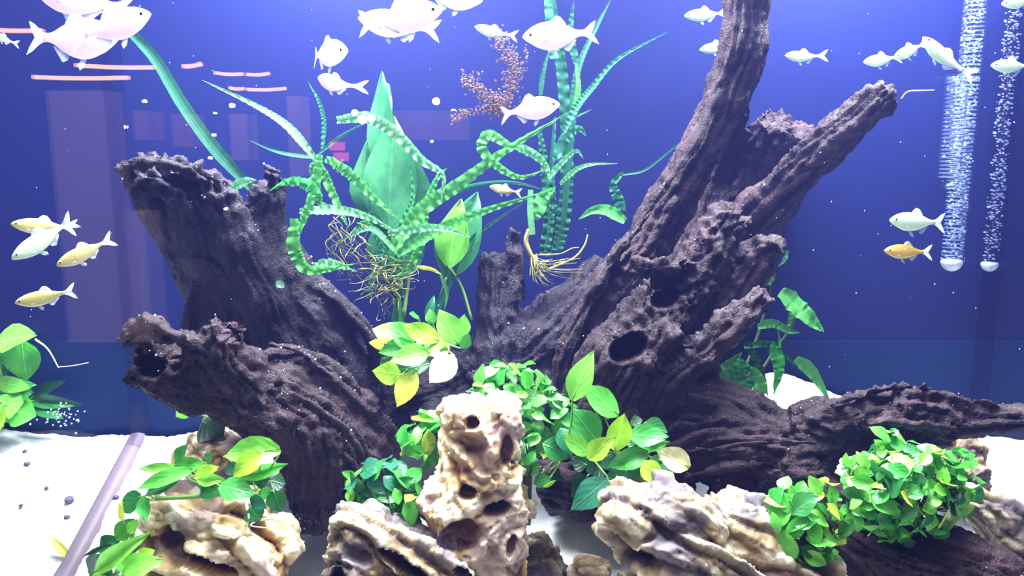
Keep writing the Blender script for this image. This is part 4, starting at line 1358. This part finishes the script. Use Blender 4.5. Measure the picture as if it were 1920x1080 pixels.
fish(283, 26, 132, 74, 0.95, 'white', 0.0, 'large white fish with dark eye at upper left, snout highest and facing right', 0.02)
fish(60, -22, 256, 26, 1.00, 'white', 0.25, 'white fish cut by the top edge at upper left', 0.03)
fish(222, 72, 52, 70, 1.02, 'white', 0.0, 'white fish just under and behind the dark-eyed one at upper left', 0.05)
fish(829, 20, 672, 44, 0.98, 'white', 0.0, 'large plump white fish with dark eye facing right at top centre', 0.03, 0, 1.08)
fish(671, 34, 826, 58, 1.06, 'white', 0.0, 'white fish facing left, half hidden behind the plump one at top centre', 0.02)
fish(905, 2, 782, -14, 1.04, 'white', 0.0, 'white fish cut by the top edge right of the plump one', 0.02)
fish(652, 96, 567, 102, 1.10, 'white', 0.25, 'short white fish turning away, tail to the left, under the top centre', 0.06, 0, 1.1)
fish(596, 146, 656, 168, 1.10, 'white', 0.6, 'small white fish curling its tail down below the turning one', 0.06)
fish(890, 50, 964, 72, 1.22, 'silver', 0.25, 'small white fish above the brown bubble spray, facing left', 0.03)
fish(980, 70, 1120, 60, 1.10, 'white', 0.0, 'white fish with violet tail in front of the tall dim plant top', 0.04)
fish(1050, 196, 930, 212, 1.08, 'white', 0.25, 'white fish facing right below the brown bubble spray', 0.03)
fish(1283, 30, 1364, 24, 1.37, 'silver', 0.0, 'silver fish half hidden behind the top of the tall trunk', 0.02)
fish(1312, 94, 1378, 82, 1.40, 'silver', 0.0, 'small silver fish poking out left of the tall trunk below another', 0.02)
fish(1472, 104, 1543, 108, 1.38, 'silver', 0.25, 'small silver fish alone between the tall trunk and the upper right group', 0.02)
fish(1619, 117, 1690, 106, 1.36, 'silver', 0.0, 'lowest silver fish of the three overlapping at upper right', 0.02)
fish(1676, 108, 1738, 80, 1.32, 'silver', 0.0, 'middle silver fish of the three overlapping at upper right', 0.02)
fish(1730, 70, 1812, 150, 1.28, 'silver', 0.25, 'silver fish diving tail down before the clear ribbed tube', 0.02)
fish(1858, 123, 1940, 124, 1.26, 'silver', 0.0, 'pale fish crossing the wide bubble tube at upper right', 0.02)
fish(1878, 8, 1950, -4, 1.24, 'silver', 0.0, 'pale fish in the top right corner over the tube', 0.02)
fish(1668, 413, 1772, 418, 1.22, 'silver', 0.0, 'silvery pale fish right of the large root, upper of two', 0.02, 0, 1.15)
fish(1658, 470, 1748, 473, 1.22, 'gold', 0.0, 'golden yellow fish right of the large root, lower of two', 0.02)
fish(20, 420, 146, 428, 1.06, 'yellow', 0.25, 'yellowish fish at left, topmost of its group of four', 0.03)
fish(22, 486, 140, 410, 1.02, 'silver', 0.0, 'pale fish at left slanting steeply, crossing the topmost one', 0.04)
fish(106, 498, 214, 446, 1.04, 'yellow', 0.0, 'yellowish fish at left nearest the stump, tail raised', 0.02)
fish(28, 568, 147, 544, 1.04, 'yellow', 0.25, 'olive yellow fish at left, lowest of its group of four', 0.02)
fish(918, 350, 978, 362, 1.36, 'yellow', 0.0, 'tiny pale fish among the ribbon leaves above the wooden spike', 0.02)
fish(-12, 62, 26, 84, 1.10, 'silver', 0.25, 'dim little fish at the left picture edge under the orange lamp streak', 0.04)


# ------------------------------------------------------------------ glass tubes with bubbles
M_TUBE = m_glass('tube_glass', (0.95, 0.97, 1.0, 1), 1.4, 0.12, 1.6)
M_BUB = NT('bubble_white')
_p = M_BUB.principled(srgb(220, 226, 240), 0.15, 0.9)
_t = M_BUB.n('ShaderNodeBsdfTransparent')
_m = M_BUB.n('ShaderNodeMixShader'); _m.inputs[0].default_value = 0.65
M_BUB.l(_t.outputs[0], _m.inputs[1]); M_BUB.l(_p, _m.inputs[2])
M_BUB = M_BUB.done(_m.outputs[0])
def m_soft(name, c, fac):
    t = NT(name)
    p_ = t.principled(c, 0.2, 0.8)
    tr = t.n('ShaderNodeBsdfTransparent')
    mx = t.n('ShaderNodeMixShader'); mx.inputs[0].default_value = fac
    t.l(tr.outputs[0], mx.inputs[1]); t.l(p_, mx.inputs[2])
    return t.done(mx.outputs[0])


M_COIL = m_soft('coil_clear', srgb(150, 170, 210), 0.13)
M_TBUB = m_soft('tube_bubble', srgb(180, 194, 222), 0.26)
M_PLUG = m_plain('frosted_plug', srgb(206, 220, 226), 0.35, 0.6, 80, 0.1)
_ico = bmesh.new(); bmesh.ops.create_icosphere(_ico, subdivisions=1, radius=1)
ICO_V = np.array([q.co[:] for q in _ico.verts]); ICO_F = np.array([[q.index for q in f_.verts] for f_ in _ico.faces]); _ico.free()


def beads(name, mat, items, squash=1.0):
    """items: (point, radius)"""
    V, Fc = [], []
    for c, r in items:
        b = len(V)
        V += list(c + ICO_V * np.array((r, r, r * squash)))
        Fc += [tuple(x) for x in (ICO_F + b)]
    return obj(name, mesh_from(name, V, Fc), mat)


def glass_tube(name, label, x0, y0, x1, y1, rpx, d, rings, nb, plug, seed):
    rng = random.Random(seed)
    a, b = P(x0, y0, d), P(x1, y1, d)
    b = np.array((b[0], a[1], b[2]))                       # hangs upright
    a = np.array((b[0], b[1], a[2]))
    r = rpx * d / F
    root = plant_root(name, label, 'tube', a)
    prof = [(r, 0.0)] + [(r * (1 + 0.0), k / 12) for k in range(1, 12)]
    V, Fc = [], []
    H = a[2] - b[2]
    prof = [(r, a[2]), (r, b[2] + H * 0.5), (r, b[2] + r)] + [(r * math.cos(t), b[2] + r - r * math.sin(t)) for t in (0.3, 0.6, 0.9, 1.2, 1.5)]
    S = 28
    for q, z in prof:
        for k in range(S):
            V.append((a[0] + q * math.cos(2 * math.pi * k / S), a[1] + q * math.sin(2 * math.pi * k / S), z))
    for j in range(len(prof) - 1):
        for k in range(S):
            u = j * S + k; w = j * S + (k + 1) % S
            Fc.append((u, u + S, w + S, w))
    keep(obj('tube_wall', mesh_from('tube_wall', V, Fc), M_TUBE), root)
    if rings:
        V, Fc = [], []
        n = int(H / (8 * d / F))
        c = []
        for k in range(n * 14):
            t = k / 14
            c.append((a[0] + r * .86 * math.cos(2 * math.pi * t), a[1] + r * .86 * math.sin(2 * math.pi * t), b[2] + r + (H - r) * t / n))
        c = np.array(c)
        tube_geo(c, np.full(len(c), 1.3 * d / F), 4, V, Fc)
        keep(obj('inner_coil', mesh_from('inner_coil', V, Fc), M_COIL), root)
    items = []
    for k in range(nb):
        q = r * .84 * math.sqrt(rng.random()); t = rng.uniform(0, 6.3)
        zz = b[2] + r + (H - r) * rng.random()
        items.append((np.array((a[0] + q * math.cos(t), a[1] + q * math.sin(t), zz)), rng.uniform(1.2, 3.6) * d / F))
    if items:
        keep(tag(beads('bubbles', M_TBUB, items, 0.55), kind='stuff'), root)
    if plug:
        V, Fc = [], []
        pr = [(0.001, b[2] + 1.1 * r), (r * .8, b[2] + 1.1 * r), (r * .9, b[2] + .9 * r)] + [(r * .9 * math.cos(t), b[2] + r - r * .92 * math.sin(t)) for t in (0.2, 0.6, 0.9, 1.2, 1.5)]
        for q, z in pr:
            for k in range(S):
                V.append((a[0] + q * math.cos(2 * math.pi * k / S), a[1] + q * math.sin(2 * math.pi * k / S), z))
        for j in range(len(pr) - 1):
            for k in range(S):
                u = j * S + k; w = j * S + (k + 1) % S
                Fc.append((u, u + S, w + S, w))
        keep(obj('plug', mesh_from('plug', V, Fc), M_PLUG), root)
    return root, a


glass_tube('glass_tube', 'short clear ribbed glass tube with rounded end left of the wide bubble tube', 1795, 142, 1795, 357, 20, 1.38, True, 60, False, 1)
glass_tube('glass_tube', 'wide glass tube full of silver bubbles with frosted plug at its foot', 1850, -80, 1836, 527, 23, 1.40, True, 1100, True, 2)
glass_tube('glass_tube', 'reflection of the wide bubble tube at the right end glass, built as a tube', 1912, -80, 1912, 527, 18, 1.43, False, 700, True, 3)  # solid copy standing for the wide tube's reflection in the right pane
_c = P(1782, 148, 1.38)
tag(obj('tube_clip', box_mesh('tube_clip', (_c[0] - .016, _c[1] - .016, _c[2] - .008), (_c[0] + .030, _c[1] + .016, _c[2] + .006)), M_TUBE), 'small clear clip holding the top of the short ribbed tube', 'clip')

# ------------------------------------------------------------------ bubbles in the water
M_BROWNB = NT('bubble_brown')
_p = M_BROWNB.principled(srgb(112, 78, 74), 0.3, 0.7)
_t = M_BROWNB.n('ShaderNodeBsdfTransparent')
_m = M_BROWNB.n('ShaderNodeMixShader'); _m.inputs[0].default_value = 0.6
M_BROWNB.l(_t.outputs[0], _m.inputs[1]); M_BROWNB.l(_p, _m.inputs[2])
M_BROWNB = M_BROWNB.done(_m.outputs[0])
_r = random.Random(44)
items = []
for pts, w, n in (([(935, 70), (952, 100), (962, 130), (958, 160), (945, 190), (930, 206)], 17, 480), ([(985, 90), (988, 110), (980, 140)], 5, 28), ([(875, 148), (895, 165), (920, 185), (935, 205)], 17, 280), ([(935, 208), (900, 206), (870, 214), (845, 226)], 8, 130)):
    q = spline(np.array(pts, float), 60)
    for k in range(n):
        x, y = q[_r.randrange(60)]
        items.append((P(x + _r.gauss(0, w * .55), y + _r.gauss(0, w * .55), 1.24 + _r.uniform(-.02, .02)), _r.uniform(1.2, 3.0) * 1.24 / F))
tag(beads('bubble_spray', M_BROWNB, items), 'forked reddish brown spray of tiny bubbles above the ribbon leaves', 'bubbles', kind='stuff')
items = []
for o in [o for o in list(COL.objects) if o.name.startswith('driftwood') or o.name.startswith('wood_chip')]:
    co, no = get_co_no(o.data)
    ok = np.where((no[:, 2] > 0.25) & (no @ FWD < 0.1))[0]
    for k in _r.sample(list(ok), min(len(ok), 150 if 'tree' in o.name else 70)):
        items.append((co[k] + no[k] * 0.0012, _r.choice((.7, .9, 1.1, 1.4, 2.2)) * 1.25 / F))
tag(beads('air_bubbles', M_BUB, items), 'tiny silver air bubbles clinging to the driftwood', 'bubbles', kind='stuff')
items = [(P(_r.gauss(118, 22), _r.gauss(782, 10), 1.42), _r.uniform(1, 2.2) * 1.42 / F) for k in range(60)]
tag(beads('air_bubbles', M_BUB, items), 'little swarm of bubbles over the sand beyond the left glass', 'bubbles', kind='stuff')
items = [(P(_r.uniform(0, 1920), _r.uniform(0, 700), _r.uniform(0.95, 1.35)), _r.uniform(.7, 1.3) * 1.1 / F) for k in range(90)]
tag(beads('air_bubbles', M_BUB, items), 'scattered specks drifting in the open water', 'bubbles', kind='stuff')
wires('trailing_root', M_ROOTW, None, [(((1690, 185, 1.34), (1702, 172, 1.33), (1725, 170, 1.33), (1752, 169, 1.33)), 1.6, .7)])
tag(bpy.data.objects['trailing_root'], 'thin pale root thread trailing from the tip of the right-hand wooden branch', 'root')


# ------------------------------------------------------------------ the shop behind the viewer, seen mirrored in the front glass
def V(px, py, D):
    """where a thing stands in the shop whose reflection falls on a pixel: the ray carried on to y = D, mirrored in the glass"""
    d = FWD + RIGHT * (px - 960) / F + UP * (540 - py) / F
    q = CAM + d * (D - CAM[1]) / d[1]
    return np.array((q[0], -q[1], q[2]))


M_LAMP = m_emit('warm_lamp', (1.0, 0.50, 0.22, 1), 24)
M_BULB = m_emit('warm_bulb', (1.0, 0.80, 0.62, 1), 160)
M_RED = m_emit('red_sign', (1.0, 0.10, 0.20, 1), 9)
for k, (xa, ya, xb, yb, w) in enumerate([(66, 145, 244, 146, 5), (145, 123, 290, 127, 5), (345, 125, 380, 120, 5), (404, 137, 458, 139, 4), (464, 140, 507, 138, 4), (432, 165, 460, 166, 4), (465, 168, 538, 166, 4), (-40, 55, 84, 58, 5)]):
    a, b = V(xa, ya, 3.0), V(xb, yb, 3.0)
    Vv, Fc = [], []
    m = (a + b) / 2 - np.array((0, 0, 0.004))
    c = spline(np.array([a, m, b]), 12)
    tube_geo(c, np.full(12, w * 0.75 * 3.75 / F), 8, Vv, Fc)
    o = obj('ceiling_lamp', mesh_from('ceiling_lamp', Vv, Fc), M_LAMP)
    tag(o, ['longest orange lamp streak mirrored at upper left, lower of two', 'long orange lamp streak mirrored above the longest one', 'very short orange lamp streak beside the grassy blade',
            'short orange lamp streak, left piece of the upper pair', 'short orange lamp streak, right piece of the upper pair', 'shortest piece of the lower pair of orange lamp streaks',
            'longer piece of the lower pair of orange lamp streaks', 'orange lamp streak at the left picture edge behind the dim little fish'][k], 'lamp', 'shop ceiling lamps')
bulbs = [(273, 190, 4, 'mirrored white light high above the left end of the stump'), (237, 238, 5, 'mirrored shop light at the far left, beside the pale column'), (355, 222, 4, 'mirrored light just left of the grassy blade'),
         (437, 198, 6, 'brightest mirrored light between the grassy blade and the ribbon leaf tip'), (405, 212, 3, 'faint mirrored light right of the middle of the grassy blade'), (403, 253, 4, 'mirrored light low beside the grassy blade'),
         (344, 250, 3, 'faint mirrored light above the stump rim'), (396, 296, 4, 'warm mirrored dot over the right end of the stump rim'), (451, 290, 4, 'warm mirrored dot between stump top and thin ribbon leaf'),
         (270, 245, 9, 'broad warm mirrored glow over the left end of the stump'), (553, 192, 7, 'round mirrored light left of the upright ribbon leaf'), (666, 211, 8, 'tall mirrored light above the bright pair by the sword leaf'),
         (680, 224, 12, 'largest mirrored light, left of the sword leaf'), (697, 222, 10, 'mirrored light touching the largest one by the sword leaf'), (818, 190, 10, 'big mirrored light above the tan counter'),
         (765, 221, 5, 'leftmost mirrored light on the tan counter'), (780, 228, 7, 'second mirrored light from the left on the tan counter'), (796, 224, 7, 'third mirrored light from the left on the tan counter'), (816, 221, 6, 'mirrored light at the middle of the tan counter'),
         (805, 243, 5, 'mirrored light below the middle of the tan counter'), (851, 210, 8, 'mirrored light at the right end of the tan counter'), (810, 265, 4, 'lowest mirrored dot under the tan counter'), (425, 391, 4, 'white mirrored dot on the dark face of the stump')]
for x, y, r, lab in bulbs:
    c = V(x, y, 3.4)
    bm = bmesh.new(); bmesh.ops.create_icosphere(bm, subdivisions=2, radius=r * 0.7 * 4.15 / F)
    me = bpy.data.meshes.new('pendant_bulb'); bm.to_mesh(me); bm.free()
    o = obj('pendant_bulb', me, M_BULB); o.location = c
    tag(o, lab, 'lamp', 'shop bulbs')
for x, y, lab in ((633, 274, 'upper'), (640, 294, 'lower')):
    a, b = V(x - 14, y - 8, 3.3), V(x + 14, y + 8, 3.3)
    o = obj('red_sign', box_mesh('red_sign', (min(a[0], b[0]), a[1] - .02, min(a[2], b[2])), (max(a[0], b[0]), a[1], max(a[2], b[2]))), M_RED)
    tag(o, lab + ' of two small red lights mirrored beside the sword leaves', 'sign', 'red shop panels')


def slab(name, x0, y0, x1, y1, D, mat, label, cat, th=0.15):
    a, b = V(x0, y1, D), V(x1, y0, D)
    o = obj(name, box_mesh(name, (min(a[0], b[0]), a[1] - th, min(a[2], b[2])), (max(a[0], b[0]), a[1], max(a[2], b[2]))), mat)
    return tag(o, label, cat)


M_COLM = m_plain('shop_column', srgb(236, 206, 206), 0.7, 0.2, 5, 0.06)
M_TAN = m_plain('shop_counter', srgb(226, 160, 128), 0.7, 0.2, 8, 0.12)
slab('shop_column', 134, 170, 198, 640, 2.4, M_COLM, 'pale shop column mirrored at the left end of the tank', 'column')
slab('shop_column', 238, 400, 272, 640, 2.5, M_COLM, 'thin second shop column mirrored right of the pale one', 'column')
slab('shop_counter', 735, 208, 880, 262, 3.0, M_TAN, 'tan lit shop counter mirrored behind the sword leaves', 'counter')
slab('shop_shelf', 255, 208, 282, 262, 3.1, M_TAN, 'lit tan shelf end mirrored above the stump', 'shelf')
slab('shop_shelf', 327, 214, 362, 275, 3.1, M_TAN, 'second lit tan shelf end mirrored above the stump', 'shelf')
slab('shop_shelf', 436, 214, 464, 300, 3.1, M_COLM, 'pale shelf end mirrored beside the ribbon leaf tip', 'shelf')
slab('shop_shelf', 545, 180, 566, 330, 3.1, M_COLM, 'pale upright panel mirrored behind the ribbon leaves', 'panel')

broad_plant('leaf_fragment', 'tiny loose green leaf scrap on the dark right flank of the stump', [(518, 528, 534, 540, 12, 'teal', 0)], (0, 0, 1), 1.27, [(517, 527), (519, 529)], 14, stem_r=0.8)
